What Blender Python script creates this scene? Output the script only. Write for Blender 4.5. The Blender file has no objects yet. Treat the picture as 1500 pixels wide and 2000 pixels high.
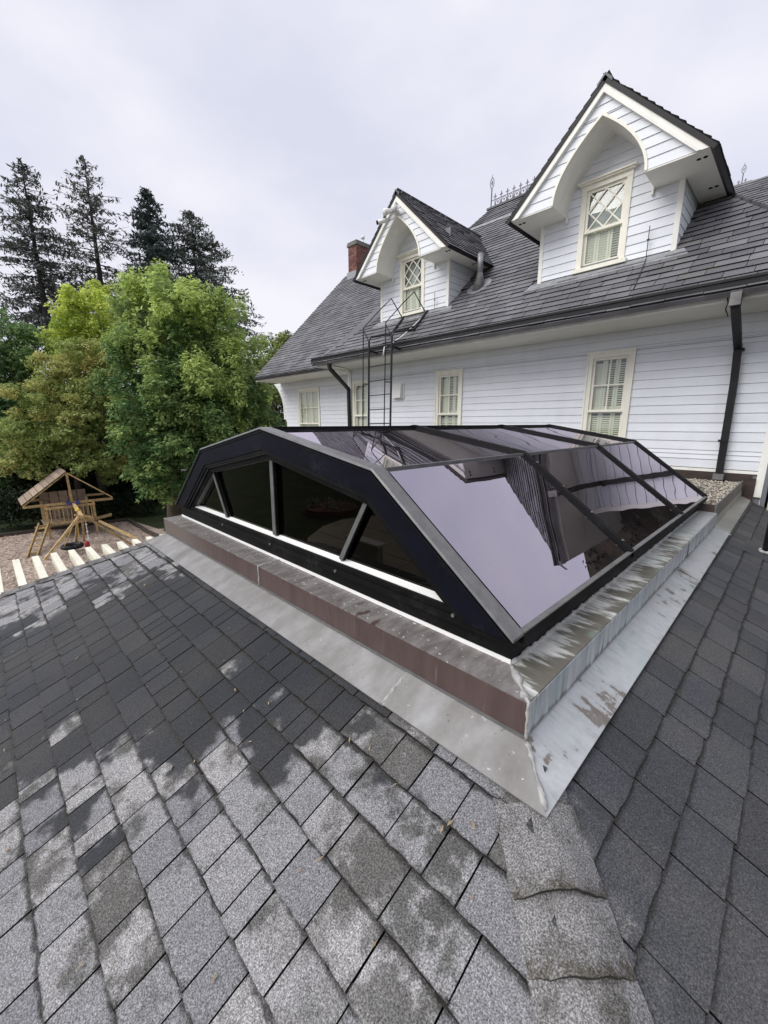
import bpy, math, random
import numpy as np
from mathutils import Matrix, Vector
from math import sin, cos, pi, radians, sqrt, atan2, hypot

SC = bpy.context.scene
COL = SC.collection
random.seed(7)
RNG = np.random.default_rng(11)

# ------------------------------------------------------------------ camera
PITCH, YAW = radians(12.39), radians(44.52)
FPX, W0, H0, HOR = 792.0, 1500.0, 2000.0, 826.0
FH = Vector((-cos(YAW), sin(YAW), 0)); RT = Vector((sin(YAW), cos(YAW), 0)); UPV = Vector((0, 0, 1))
FW = FH * cos(PITCH) - UPV * sin(PITCH)
UC = FH * sin(PITCH) + UPV * cos(PITCH)
cd = bpy.data.cameras.new('camera'); cam = bpy.data.objects.new('camera', cd); COL.objects.link(cam)
cam.matrix_world = Matrix(((RT.x, UC.x, -FW.x, 0), (RT.y, UC.y, -FW.y, 0), (RT.z, UC.z, -FW.z, 0), (0, 0, 0, 1)))
cd.sensor_fit = 'VERTICAL'; cd.sensor_height = 36.0; cd.lens = 36.0 * FPX / H0
cd.clip_start = 0.05; cd.clip_end = 1000
SC.camera = cam

# ------------------------------------------------------------------ sky, sun, exposure
SUN_EL, SUN_AZ = radians(44), radians(202)      # overcast: a very soft, broad sun
SKY_LEVEL = .55
wd = bpy.data.worlds.new('World'); SC.world = wd; wd.use_nodes = True
nt = wd.node_tree; nt.nodes.clear()
def N(t, typ, **kw):
    n = t.nodes.new(typ)
    for k, v in kw.items(): setattr(n, k, v)
    return n
o = N(nt, 'ShaderNodeOutputWorld')
tc = N(nt, 'ShaderNodeTexCoord')
mp = N(nt, 'ShaderNodeMapping'); mp.inputs['Scale'].default_value = (1.1, 1.1, 2.2); mp.inputs['Location'].default_value = (3.2, 1.4, .3)
nz = N(nt, 'ShaderNodeTexNoise'); nz.inputs['Scale'].default_value = 1.9; nz.inputs['Detail'].default_value = 6; nz.inputs['Roughness'].default_value = .5
nt.links.new(tc.outputs['Generated'], mp.inputs[0]); nt.links.new(mp.outputs[0], nz.inputs['Vector'])
cr = N(nt, 'ShaderNodeValToRGB')
cr.color_ramp.elements[0].position = .33; cr.color_ramp.elements[0].color = (.69, .71, .84, 1)
cr.color_ramp.elements[1].position = .66; cr.color_ramp.elements[1].color = (.90, .895, .97, 1)
e = cr.color_ramp.elements.new(.48); e.color = (.78, .785, .90, 1)
nt.links.new(nz.outputs['Fac'], cr.inputs[0])
nz2 = N(nt, 'ShaderNodeTexNoise'); nz2.inputs['Scale'].default_value = 1.3; nz2.inputs['Detail'].default_value = 3
mp2 = N(nt, 'ShaderNodeMapping'); mp2.inputs['Location'].default_value = (7.1, 2.0, 5.0)
nt.links.new(tc.outputs['Generated'], mp2.inputs[0]); nt.links.new(mp2.outputs[0], nz2.inputs['Vector'])
thin = N(nt, 'ShaderNodeMapRange'); thin.inputs['From Min'].default_value = .5; thin.inputs['From Max'].default_value = .75
thin.inputs['To Min'].default_value = .0; thin.inputs['To Max'].default_value = .14
nt.links.new(nz2.outputs['Fac'], thin.inputs['Value'])
sky = N(nt, 'ShaderNodeTexSky', sky_type='NISHITA'); sky.sun_disc = False
sky.sun_elevation = SUN_EL; sky.sun_rotation = SUN_AZ
bg1 = N(nt, 'ShaderNodeBackground'); bg1.inputs['Strength'].default_value = SKY_LEVEL
bg2 = N(nt, 'ShaderNodeBackground'); bg2.inputs['Strength'].default_value = .12
mx = N(nt, 'ShaderNodeMixShader')
nt.links.new(cr.outputs[0], bg1.inputs['Color']); nt.links.new(sky.outputs[0], bg2.inputs['Color'])
nt.links.new(thin.outputs[0], mx.inputs[0]); nt.links.new(bg1.outputs[0], mx.inputs[1]); nt.links.new(bg2.outputs[0], mx.inputs[2])
nt.links.new(mx.outputs[0], o.inputs['Surface'])

sl = bpy.data.lights.new('sun', 'SUN'); sl.energy = 1.5; sl.angle = radians(44); sl.color = (1, .97, .93)
so = bpy.data.objects.new('sun', sl); COL.objects.link(so)
sd = Vector((sin(SUN_AZ) * cos(SUN_EL), cos(SUN_AZ) * cos(SUN_EL), sin(SUN_EL)))
so.rotation_euler = sd.to_track_quat('Z', 'Y').to_euler()
SC.view_settings.view_transform = 'Standard'; SC.view_settings.look = 'None'
SC.view_settings.exposure = 0.9; SC.view_settings.gamma = 1.0; SC.view_settings.use_curve_mapping = False

# ------------------------------------------------------------------ materials
def new_mat(name):
    m = bpy.data.materials.new(name); m.use_nodes = True
    t = m.node_tree; b = t.nodes['Principled BSDF']; b.inputs['Specular IOR Level'].default_value = .3
    return m, t, b
def pos_noise(t, scale, detail=3, rough=.55, vec=(1, 1, 1), loc=(0, 0, 0)):
    g = N(t, 'ShaderNodeNewGeometry'); mpn = N(t, 'ShaderNodeMapping')
    mpn.inputs['Scale'].default_value = vec; mpn.inputs['Location'].default_value = loc
    t.links.new(g.outputs['Position'], mpn.inputs[0])
    n = N(t, 'ShaderNodeTexNoise'); n.inputs['Scale'].default_value = scale; n.inputs['Detail'].default_value = detail; n.inputs['Roughness'].default_value = rough
    t.links.new(mpn.outputs[0], n.inputs['Vector'])
    return n.outputs['Fac']
def ramp(t, src, stops, interp='LINEAR'):
    r = N(t, 'ShaderNodeValToRGB'); el = r.color_ramp.elements; r.color_ramp.interpolation = interp
    def c4(c): return (c, c, c, 1) if isinstance(c, (int, float)) else (*c, 1)
    el[0].position, el[0].color = stops[0][0], c4(stops[0][1])
    el[1].position, el[1].color = stops[-1][0], c4(stops[-1][1])
    for p, c in stops[1:-1]:
        x = el.new(p); x.color = c4(c)
    if src is not None: t.links.new(src, r.inputs[0])
    return r.outputs[0]
def math_(t, op, a, b=None, c=None, clamp=False):
    n = N(t, 'ShaderNodeMath', operation=op); n.use_clamp = clamp
    for i, v in enumerate((a, b, c)):
        if v is None: continue
        if isinstance(v, (int, float)): n.inputs[i].default_value = v
        else: t.links.new(v, n.inputs[i])
    return n.outputs[0]
def mixc(t, f, a, b, typ='MIX'):
    n = N(t, 'ShaderNodeMix', data_type='RGBA', blend_type=typ)
    for i, v in ((0, f), (6, a), (7, b)):
        if isinstance(v, (int, float)): n.inputs[i].default_value = v if i == 0 else (v, v, v, 1)
        elif isinstance(v, tuple): n.inputs[i].default_value = (*v, 1)
        else: t.links.new(v, n.inputs[i])
    return n.outputs[2]
def smooth(t, v, lo, hi, a=0., b=1.):
    n = N(t, 'ShaderNodeMapRange', interpolation_type='SMOOTHSTEP')
    t.links.new(v, n.inputs[0])
    for i, x in zip((1, 2, 3, 4), (lo, hi, a, b)): n.inputs[i].default_value = x
    return n.outputs[0]
def pos_xyz(t):
    g = N(t, 'ShaderNodeNewGeometry'); s = N(t, 'ShaderNodeSeparateXYZ'); t.links.new(g.outputs['Position'], s.inputs[0])
    return s.outputs
def bump(t, b, h, strength=.3, dist=.01):
    n = N(t, 'ShaderNodeBump'); n.inputs['Strength'].default_value = strength; n.inputs['Distance'].default_value = dist
    t.links.new(h, n.inputs['Height']); t.links.new(n.outputs[0], b.inputs['Normal'])
def rand_tone(t, lo, hi):
    oi = N(t, 'ShaderNodeObjectInfo'); g = N(t, 'ShaderNodeNewGeometry')
    s = math_(t, 'FRACT', math_(t, 'ADD', oi.outputs['Random'], g.outputs['Random Per Island']))
    return smooth(t, s, 0, 1, lo, hi)
def simple(name, col, rough=.6, var=.12, scale=5., metal=0., bmp=0., bscale=60, vec=(1, 1, 1), tone=None, spec=.3):
    m, t, b = new_mat(name)
    n = pos_noise(t, scale, 5, .6, vec)
    c = mixc(t, 1.0, col, ramp(t, n, [(.25, 1 - var), (.75, 1 + var)]), 'MULTIPLY')
    if tone: c = mixc(t, 1.0, c, rand_tone(t, 1 - tone, 1 + tone), 'MULTIPLY')
    t.links.new(c, b.inputs['Base Color']); b.inputs['Roughness'].default_value = rough; b.inputs['Metallic'].default_value = metal
    b.inputs['Specular IOR Level'].default_value = spec
    if bmp: bump(t, b, pos_noise(t, bscale, 3, .6, vec), bmp, .01)
    return m

MT = {}
MT['white'] = simple('white_paint', (.84, .83, .77), .45, .05, 3)
MT['cream'] = simple('cream_paint', (.83, .81, .70), .4, .05, 4)
MT['shutter'] = simple('shutter_paint', (.80, .79, .66), .5, .04, 4)
MT['siding'] = simple('grey_siding_paint', (.735, .762, .795), .5, .05, 2.2, tone=.03, bmp=.12, bscale=25, vec=(.4, 1, 3))
MT['soffit'] = simple('soffit_paint', (.80, .79, .72), .6, .05, 3)
MT['backing'] = simple('shadow_gap_backing', (.22, .22, .23), .9)  # dark so the slits under the boards read as lap shadow
MT['gutter'] = simple('gutter_metal', (.018, .017, .018), .45, .2, 6, spec=.2)
MT['iron'] = simple('black_iron', (.02, .02, .022), .4, .2, 20)
MT['cresting'] = simple('cresting_iron', (.16, .165, .18), .5, .2, 20)
MT['brown_metal'] = simple('brown_metal', (.055, .04, .035), .45, .25, 5, vec=(1, 1, 4))
MT['dark_wood'] = simple('dark_roof_deck', (.02, .02, .021), .9)
MT['navy'] = simple('navy_frame', (.0038, .0046, .0095), .5, .4, 4, spec=.10)
MT['frame_black'] = simple('black_frame', (.006, .006, .0065), .5, .3, 6, spec=.12)
MT['alu'] = simple('weathered_aluminium', (.17, .17, .168), .38, .25, 14, metal=.35)
MT['white_sill'] = simple('white_sill', (.85, .85, .83), .35, .04, 10)
MT['sealant'] = simple('weld_sealant', (.36, .355, .34), .55, .3, 30, bmp=.6, bscale=90)
MT['plastic'] = simple('white_plastic', (.78, .78, .76), .35, .04)
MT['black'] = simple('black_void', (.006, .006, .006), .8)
MT['lead'] = simple('lead_sheet', (.30, .31, .32), .5, .3, 12, metal=.2)
MT['galv'] = simple('galvanised_pipe', (.17, .165, .16), .5, .35, 9, metal=.3)
MT['rubber'] = simple('black_pipe', (.012, .012, .013), .4, .3, 8)
MT['cedar'] = simple('cedar_timber', (.46, .33, .16), .65, .3, 5, tone=.25, vec=(1, 1, 1), bmp=.2)
MT['cedar_dark'] = simple('weathered_timber', (.30, .23, .175), .8, .35, 6, tone=.2)
MT['pergola'] = simple('pergola_paint', (.82, .79, .66), .5, .08, 6)
MT['rope_white'] = simple('white_rope', (.7, .7, .66), .8)
MT['rope_yellow'] = simple('yellow_rope', (.65, .47, .07), .8)
MT['blue_tarp'] = simple('blue_tarp', (.06, .06, .2), .7)
MT['red_plastic'] = simple('red_plastic', (.35, .03, .04), .4)
MT['tyre'] = simple('tyre_rubber', (.015, .015, .016), .6)
MT['stucco'] = simple('tan_stucco', (.46, .41, .32), .9, .12, 15, bmp=.4)
MT['shade'] = simple('roller_shade', (.66, .65, .52), .8, .05, 3)
MT['curtain'] = simple('pale_curtain', (.62, .66, .66), .8, .08, 5)
MT['slate_cap'] = simple('chimney_cap_stone', (.17, .165, .15), .8, .25, 8)
MT['mortar'] = simple('mortar', (.34, .29, .25), .9)
MT['bark'] = simple('bark', (.07, .055, .042), .9, .4, 6, vec=(3, 3, .6), bmp=.6, bscale=12)
MT['bark_dark'] = simple('conifer_bark', (.05, .045, .042), .9, .4, 6, vec=(3, 3, .6))
MT['hedge_core_dark'] = simple('soil', (.05, .04, .03), .95, .3)
MT['edging'] = simple('edging_timber', (.07, .055, .045), .9, .3)
MT['paving'] = simple('patio_paving', (.45, .40, .33), .8, .15, 1.5)
MT['joint'] = simple('paving_joint', (.10, .09, .08), .9)
MT['stone_wall'] = simple('garden_wall_stone', (.5, .46, .38), .8, .2, 6)

def chalk(m, amt, col):
    t = m.node_tree; b = t.nodes['Principled BSDF']; src = b.inputs['Base Color'].links[0].from_socket
    f = math_(t, 'MULTIPLY', smooth(t, pos_noise(t, 3.5, 6, .7), .50, .72), smooth(t, pos_noise(t, 40, 4, .7, (1, 1, 1)), .38, .62))
    t.links.new(mixc(t, math_(t, 'MULTIPLY', f, amt), src, col), b.inputs['Base Color'])
chalk(MT['navy'], .5, (.030, .032, .036)); chalk(MT['frame_black'], .6, (.034, .034, .034)); chalk(MT['gutter'], .5, (.06, .058, .055))
def streaks(m, lo, hi, vec, scale):
    t = m.node_tree; b = t.nodes['Principled BSDF']; src = b.inputs['Base Color'].links[0].from_socket
    t.links.new(mixc(t, 1., src, ramp(t, pos_noise(t, scale, 5, .65, vec), [(.3, lo), (.6, hi)]), 'MULTIPLY'), b.inputs['Base Color'])
streaks(MT['siding'], .955, 1.01, (2.2, 2.2, .5), 2.0); streaks(MT['white'], .90, 1.02, (2, 2, .5), 3); streaks(MT['cream'], .92, 1.02, (2, 2, .4), 5); streaks(MT['pergola'], .82, 1.03, (.6, 3, 3), 5)
streaks(MT['cedar'], .6, 1.25, (2, 2, 2), 7)
def brick_mat():
    m, t, b = new_mat('red_brick')
    c = mixc(t, rand_tone(t, 0, 1), (.15, .062, .050), (.23, .115, .095))
    c = mixc(t, 1., c, ramp(t, pos_noise(t, 25, 4), [(.3, .7), (.7, 1.25)]), 'MULTIPLY')
    t.links.new(c, b.inputs['Base Color']); b.inputs['Roughness'].default_value = .85
    return m
MT['brick'] = brick_mat()

def asphalt_mat(name, side):
    """granule shingle: dark where damp and algae-stained, pale where dry"""
    m, t, b = new_mat(name)
    X, Y, Z = pos_xyz(t)
    lob = math_(t, 'SUBTRACT', pos_noise(t, 2.9, 4, .55, (1, 1, 0), (3.1, .4, 0)), .5)
    fine = math_(t, 'SUBTRACT', pos_noise(t, 16, 3, .6), .5)
    tabt = math_(t, 'SUBTRACT', rand_tone(t, 0, 1), .5)
    if side == 'front':
        d1 = math_(t, 'ADD', math_(t, 'SUBTRACT', X, Y), 2.02)                 # towards the near hip
        d2 = math_(t, 'SUBTRACT', math_(t, 'MULTIPLY', math_(t, 'ADD', X, 4.84), -.819), math_(t, 'MULTIPLY', math_(t, 'SUBTRACT', 0, Y), .574))
        d2 = math_(t, 'ADD', math_(t, 'MULTIPLY', math_(t, 'ADD', X, 4.16), -.819), math_(t, 'MULTIPLY', math_(t, 'SUBTRACT', Y, .968), .574))
        d2 = math_(t, 'ADD', d2, .62)                                          # towards the far hip
        d = math_(t, 'MAXIMUM', d1, d2)
        d = math_(t, 'ADD', d, math_(t, 'MULTIPLY', lob, 2.9))
        d = math_(t, 'ADD', d, math_(t, 'MULTIPLY', tabt, .42))
        d = math_(t, 'ADD', d, math_(t, 'MULTIPLY', fine, .25))
        mask = smooth(t, d, -.06, .14)
    else:
        hipd = math_(t, 'SUBTRACT', math_(t, 'ADD', X, Y), .628)
        d = math_(t, 'SUBTRACT', .10, math_(t, 'MULTIPLY', hipd, .7))
        d = math_(t, 'ADD', d, math_(t, 'MULTIPLY', lob, .9))
        d = math_(t, 'ADD', d, math_(t, 'MULTIPLY', fine, .3))
        mask = smooth(t, d, -.06, .22)
    dark = mixc(t, smooth(t, pos_noise(t, 1.6, 2), .35, .65), (.028, .031, .036), (.043, .043, .043)) if side == 'front' else mixc(t, smooth(t, pos_noise(t, 1.6, 2), .35, .65), (.050, .053, .059), (.070, .070, .070))
    tone = rand_tone(t, 0, 1)
    light = mixc(t, tone, (.20, .20, .21), (.265, .26, .257))
    smut = smooth(t, math_(t, 'ADD', pos_noise(t, 5.5, 5, .65, (1, 1, 1), (9, 2, 0)), math_(t, 'MULTIPLY', tabt, .22)), .53, .68)
    if side == 'front':
        nh = smooth(t, math_(t, 'ADD', X, Y), -.75, .25); sm2 = smooth(t, math_(t, 'ADD', math_(t, 'ADD', pos_noise(t, 7, 5, .68, (1, 1, 1), (2, 7, 0)), math_(t, 'MULTIPLY', tabt, .30)), math_(t, 'MULTIPLY', nh, .10)), .58, .70)
        smut = math_(t, 'MAXIMUM', smut, math_(t, 'MULTIPLY', sm2, nh))
    light = mixc(t, math_(t, 'MULTIPLY', smut, .85), light, (.062, .061, .055))
    c = mixc(t, mask, dark, light)
    wa = N(t, 'ShaderNodeAttribute'); wa.attribute_name = 'wear'  # 'wear' holds dirt plus painted shadow at the butt lines
    wv = math_(t, 'ADD', wa.outputs['Fac'], math_(t, 'MULTIPLY', math_(t, 'SUBTRACT', pos_noise(t, 26, 5, .7), .5), 1.5))
    wv = math_(t, 'ADD', wv, math_(t, 'MULTIPLY', math_(t, 'SUBTRACT', pos_noise(t, 2.0, 2, .5, (1, 1, 1), (5, 5, 5)), .5), 1.0))
    c = mixc(t, math_(t, 'MULTIPLY', smooth(t, wv, .45, .95), .82), c, (.030, .029, .027))  # dirt together with painted shadow along the butt lines
    c = mixc(t, 1.0, c, rand_tone(t, .84, 1.14), 'MULTIPLY')
    sp = pos_noise(t, 250, 2, .7)
    c = mixc(t, 1.0, c, ramp(t, sp, [(.30, .30), (.5, .96), (.70, 2.0)]), 'MULTIPLY')
    sp2 = pos_noise(t, 130, 2, .6)
    c = mixc(t, 1.0, c, ramp(t, sp2, [(.3, .8), (.7, 1.2)]), 'MULTIPLY')
    t.links.new(c, b.inputs['Base Color'])
    t.links.new(math_(t, 'ADD', math_(t, 'MULTIPLY', mask, .25), .65), b.inputs['Roughness'])
    bump(t, b, sp, .55, .004)
    return m
MT['asphalt_front'] = asphalt_mat('asphalt_front', 'front')
MT['asphalt_right'] = asphalt_mat('asphalt_right', 'right')
def cap_mat():
    m, t, b = new_mat('asphalt_cap')
    n = pos_noise(t, 7, 5, .65)
    wa = N(t, 'ShaderNodeAttribute'); wa.attribute_name = 'wear'
    c = mixc(t, smooth(t, n, .48, .70), (.185, .182, .180), (.072, .07, .062))
    wm_ = math_(t, 'ADD', math_(t, 'MULTIPLY', wa.outputs['Fac'], .62), math_(t, 'MULTIPLY', math_(t, 'SUBTRACT', pos_noise(t, 22, 4, .7), .5), 1.3))
    c = mixc(t, math_(t, 'MULTIPLY', smooth(t, wm_, .34, .72), .85), c, (.062, .053, .040))
    c = mixc(t, 1., c, rand_tone(t, .9, 1.08), 'MULTIPLY')
    sp = pos_noise(t, 250, 2, .7)
    c = mixc(t, 1., c, ramp(t, sp, [(.30, .25), (.5, .95), (.70, 2.2)]), 'MULTIPLY')
    t.links.new(c, b.inputs['Base Color']); b.inputs['Roughness'].default_value = .9
    bump(t, b, sp, .55, .004)
    return m
MT['cap'] = cap_mat()
MT['core'] = simple('asphalt_core', (.012, .012, .012), .95, .4, 60)
MT['litter'] = simple('leaf_bits', (.26, .20, .13), .8, .5, 30)
MT['grit_shadow'] = simple('dark_grit_shadow', (.020, .019, .017), .95, .5, 90, bmp=.8, bscale=200)  # tone for settled grit and the painted butt shadow alike
MT['slate_butt_shade'] = simple('shingle_butt_shade', (.014, .014, .015), .95, .4, 40)  # near-black butt faces paint the shadow line under each course
MT['cap_edge'] = simple('mossy_butt', (.045, .042, .034), .95, .5, 40, bmp=.8, bscale=120)

def slate_mat():
    m, t, b = new_mat('house_shingle')
    c = mixc(t, rand_tone(t, 0, 1), (.098, .099, .108), (.155, .153, .161))
    n = pos_noise(t, 1.5, 4, .6)
    c = mixc(t, 1., c, ramp(t, n, [(.3, .75), (.7, 1.3)]), 'MULTIPLY')
    lich = smooth(t, math_(t, 'MULTIPLY', pos_noise(t, .9, 2, .5, (1, 1, 1), (5.3, 1, 2)), pos_noise(t, 9, 4, .7)), .36, .46)
    c = mixc(t, math_(t, 'MULTIPLY', lich, .55), c, (.16, .145, .07))
    c = mixc(t, 1., c, ramp(t, pos_noise(t, 60, 3, .7), [(.3, .8), (.7, 1.2)]), 'MULTIPLY')
    t.links.new(c, b.inputs['Base Color']); b.inputs['Roughness'].default_value = .6
    b.inputs['Specular IOR Level'].default_value = .45
    return m
MT['slate'] = slate_mat()

def metal_mat(name, kind):
    m, t, b = new_mat(name); X, Y, Z = pos_xyz(t)
    b.inputs['Metallic'].default_value = .25; b.inputs['Roughness'].default_value = .36 if 'right' in kind else .45
    if kind == 'flash_front':
        n = pos_noise(t, 7, 5, .62, (1, .45, 1)); n2 = pos_noise(t, 38, 4, .7)
        c = ramp(t, n, [(.25, (.19, .18, .165)), (.5, (.26, .253, .243)), (.75, (.36, .36, .355))])
        c = mixc(t, smooth(t, n2, .64, .72), c, (.50, .49, .48))
        c = mixc(t, smooth(t, n2, .27, .34), (.14, .135, .125), c)
    elif kind == 'flash_right':
        n = pos_noise(t, 2.6, 6, .66, (2.2, 1.3, 2), (0, 4.2, 0)); n2 = pos_noise(t, 7, 4, .6, (1, 4, 1))
        v = math_(t, 'ADD', n, math_(t, 'MULTIPLY', math_(t, 'SUBTRACT', n2, .5), .5))
        c = ramp(t, v, [(.33, (.17, .155, .135)), (.395, (.21, .19, .165)), (.42, (.40, .415, .415)), (.6, (.50, .515, .52)), (.75, (.36, .395, .39))])
        far = smooth(t, Y, 5.0, 5.4)
        c = mixc(t, math_(t, 'MULTIPLY', smooth(t, pos_noise(t, 9, 5, .7, (.5, 3, 1)), .56, .70), .55), c, (.24, .235, .215))
        c = mixc(t, math_(t, 'MULTIPLY', smooth(t, pos_noise(t, 2.2, 3, .6, (1, 1, 1), (4, 1, 2)), .52, .66), .4), c, (.34, .44, .42))
        c = mixc(t, far, c, ramp(t, n, [(.3, (.27, .27, .235)), (.7, (.36, .36, .33))]))
    elif kind == 'cop_front_top':
        n = pos_noise(t, 9, 5, .65, (2.6, .8, 1)); n2 = pos_noise(t, 3, 3)
        c = ramp(t, n, [(.3, (.135, .118, .11)), (.5, (.215, .20, .19)), (.7, (.31, .295, .285))])
        c = mixc(t, smooth(t, math_(t, 'ADD', n2, math_(t, 'MULTIPLY', math_(t, 'SUBTRACT', n, .5), 1.0)), .33, .25), c, (.10, .065, .06))
        c = mixc(t, smooth(t, pos_noise(t, 45, 2), .66, .71), c, (.66, .64, .62))
    elif kind == 'cop_front_face':
        n = pos_noise(t, 6, 4, .6, (3, 1, .6))
        c = ramp(t, n, [(.3, (.088, .060, .057)), (.7, (.125, .088, .083))])
        c = mixc(t, smooth(t, X, -2.9, -3.7), c, (.165, .135, .12))
        c = mixc(t, math_(t, 'MULTIPLY', smooth(t, pos_noise(t, 9, 4, .7, (4, 1, .35)), .60, .72), .35), c, (.30, .27, .25))
    elif kind == 'cop_right_top':
        n = pos_noise(t, 3.2, 5, .62, (1.4, 2.6, 1)); st = pos_noise(t, 8, 4, .6, (.6, 4, 1))
        g = math_(t, 'MULTIPLY', math_(t, 'ADD', X, .56), -7.0)
        v = math_(t, 'ADD', math_(t, 'ADD', n, math_(t, 'MULTIPLY', math_(t, 'SUBTRACT', st, .5), .7)), math_(t, 'MULTIPLY', g, .22))
        c = ramp(t, v, [(.36, (.15, .142, .115)), (.46, (.19, .183, .155)), (.52, (.46, .47, .435)), (.64, (.72, .72, .68))])
        c = mixc(t, math_(t, 'MULTIPLY', smooth(t, pos_noise(t, 2.3, 2, .5, (1, 1, 1), (2, 8, 1)), .58, .66), .45), c, (.26, .38, .34))
        c = mixc(t, smooth(t, Y, 3.4, 4.3), c, ramp(t, st, [(.3, (.32, .335, .33)), (.7, (.48, .495, .495))]))
    elif kind == 'cop_right_face':
        st = pos_noise(t, 7, 5, .65, (1, 5, .5)); n = pos_noise(t, 2.5, 3)
        c = ramp(t, st, [(.28, (.15, .155, .16)), (.45, (.42, .445, .46)), (.7, (.66, .68, .69))])
        low = math_(t, 'ADD', math_(t, 'MULTIPLY', math_(t, 'ADD', Z, 1.0), 14), math_(t, 'MULTIPLY', math_(t, 'SUBTRACT', st, .5), 1.6))
        c = mixc(t, math_(t, 'MULTIPLY', smooth(t, low, .35, .1), .8), c, (.11, .10, .085))
        c = mixc(t, math_(t, 'MULTIPLY', smooth(t, n, .55, .7), .4), c, (.30, .42, .44))
    t.links.new(c, b.inputs['Base Color'])
    bump(t, b, pos_noise(t, 11, 4, .6), .35, .006)
    return m
for k in ('flash_front', 'flash_right', 'cop_front_top', 'cop_front_face', 'cop_right_top', 'cop_right_face'): MT[k] = metal_mat(k, k)

def glazing(name, f0, power, tint, base, dmin=.006, dmax=.075):
    m = bpy.data.materials.new(name); m.use_nodes = True; t = m.node_tree; t.nodes.clear()
    out = N(t, 'ShaderNodeOutputMaterial'); mxs = N(t, 'ShaderNodeMixShader')
    lw = N(t, 'ShaderNodeLayerWeight'); lw.inputs['Blend'].default_value = .5
    class fr: outputs = [math_(t, 'ADD', math_(t, 'MULTIPLY', math_(t, 'POWER', lw.outputs['Facing'], power), 1 - f0), f0)]
    gl = N(t, 'ShaderNodeBsdfGlossy'); gl.inputs['Roughness'].default_value = .008; gl.inputs['Color'].default_value = (*tint, 1)
    df = N(t, 'ShaderNodeBsdfDiffuse'); df.inputs['Color'].default_value = (*base, 1)
    n = pos_noise(t, 1.3, 0, .4, (1, 2.0, 1))
    bp = N(t, 'ShaderNodeBump'); bp.inputs['Strength'].default_value = .045; bp.inputs['Distance'].default_value = .03
    t.links.new(n, bp.inputs['Height'])
    t.links.new(bp.outputs[0], gl.inputs['Normal'])
    t.links.new(fr.outputs[0], mxs.inputs[0]); t.links.new(df.outputs[0], mxs.inputs[1]); t.links.new(gl.outputs[0], mxs.inputs[2])
    dirt = N(t, 'ShaderNodeBsdfDiffuse'); dirt.inputs['Color'].default_value = (.30, .29, .27, 1); m2 = N(t, 'ShaderNodeMixShader')
    dn = math_(t, 'MULTIPLY', pos_noise(t, 5, 5, .65, (1, 1, 1)), pos_noise(t, 60, 3, .7))
    t.links.new(smooth(t, dn, .22, .46, dmin, dmax), m2.inputs[0]); t.links.new(mxs.outputs[0], m2.inputs[1]); t.links.new(dirt.outputs[0], m2.inputs[2])
    t.links.new(m2.outputs[0], out.inputs[0]); return m
MT['glass_roof'] = glazing('bronze_roof_glazing', .45, 3.2, (.82, .755, .87), (.006, .0045, .005))
MT['glass_gable'] = glazing('dark_gable_glazing', .022, 4.5, (.85, .82, .74), (.0006, .0006, .0006), 0., .004)
def pane_mat():
    m = bpy.data.materials.new('window_pane'); m.use_nodes = True; t = m.node_tree; t.nodes.clear()
    out = N(t, 'ShaderNodeOutputMaterial'); mxs = N(t, 'ShaderNodeMixShader')
    lw = N(t, 'ShaderNodeLayerWeight'); lw.inputs['Blend'].default_value = .5
    class fr: outputs = [math_(t, 'ADD', math_(t, 'MULTIPLY', math_(t, 'POWER', lw.outputs['Facing'], 4.), .8), .07)]
    gl = N(t, 'ShaderNodeBsdfGlossy'); gl.inputs['Roughness'].default_value = .01
    tr = N(t, 'ShaderNodeBsdfTransparent'); tr.inputs['Color'].default_value = (.93, .95, .93, 1)
    t.links.new(fr.outputs[0], mxs.inputs[0]); t.links.new(tr.outputs[0], mxs.inputs[1]); t.links.new(gl.outputs[0], mxs.inputs[2])
    t.links.new(mxs.outputs[0], out.inputs[0]); return m
MT['pane'] = pane_mat()

def leaf_mat(name, rough=.5, trans=.38):
    m = bpy.data.materials.new(name); m.use_nodes = True; t = m.node_tree; t.nodes.clear()
    out = N(t, 'ShaderNodeOutputMaterial'); a = N(t, 'ShaderNodeAttribute'); a.attribute_name = 'tint'
    p = N(t, 'ShaderNodeBsdfPrincipled'); p.inputs['Roughness'].default_value = rough; p.inputs['Specular IOR Level'].default_value = .35
    tl = N(t, 'ShaderNodeBsdfTranslucent'); mxs = N(t, 'ShaderNodeMixShader'); mxs.inputs[0].default_value = trans
    t.links.new(a.outputs['Color'], p.inputs['Base Color']); t.links.new(a.outputs['Color'], tl.inputs['Color'])
    t.links.new(p.outputs[0], mxs.inputs[1]); t.links.new(tl.outputs[0], mxs.inputs[2]); t.links.new(mxs.outputs[0], out.inputs[0])
    return m
MT['leaf'] = leaf_mat('leaf'); MT['needle'] = leaf_mat('needle', .7, .1)
def ground_mat(name, a, b_, s1, s2):
    m, t, b = new_mat(name)
    c = mixc(t, smooth(t, pos_noise(t, s1, 5, .65), .35, .65), a, b_)
    c = mixc(t, 1., c, ramp(t, pos_noise(t, s2, 3, .7), [(.3, .55), (.7, 1.45)]), 'MULTIPLY')
    t.links.new(c, b.inputs['Base Color']); b.inputs['Roughness'].default_value = .95
    bump(t, b, pos_noise(t, s2, 3, .7), .8, .03)
    return m
MT['grass'] = ground_mat('grass', (.022, .034, .012), (.04, .055, .018), .6, 30)
MT['mulch'] = ground_mat('bark_mulch', (.33, .265, .215), (.45, .37, .31), 1.2, 22)
MT['chips'] = simple('wood_chips', (.42, .335, .275), .9, .3, 9, tone=.55)
MT['pebble'] = simple('pebbles', (.33, .30, .25), .7, .2, 20, tone=.6)

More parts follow.
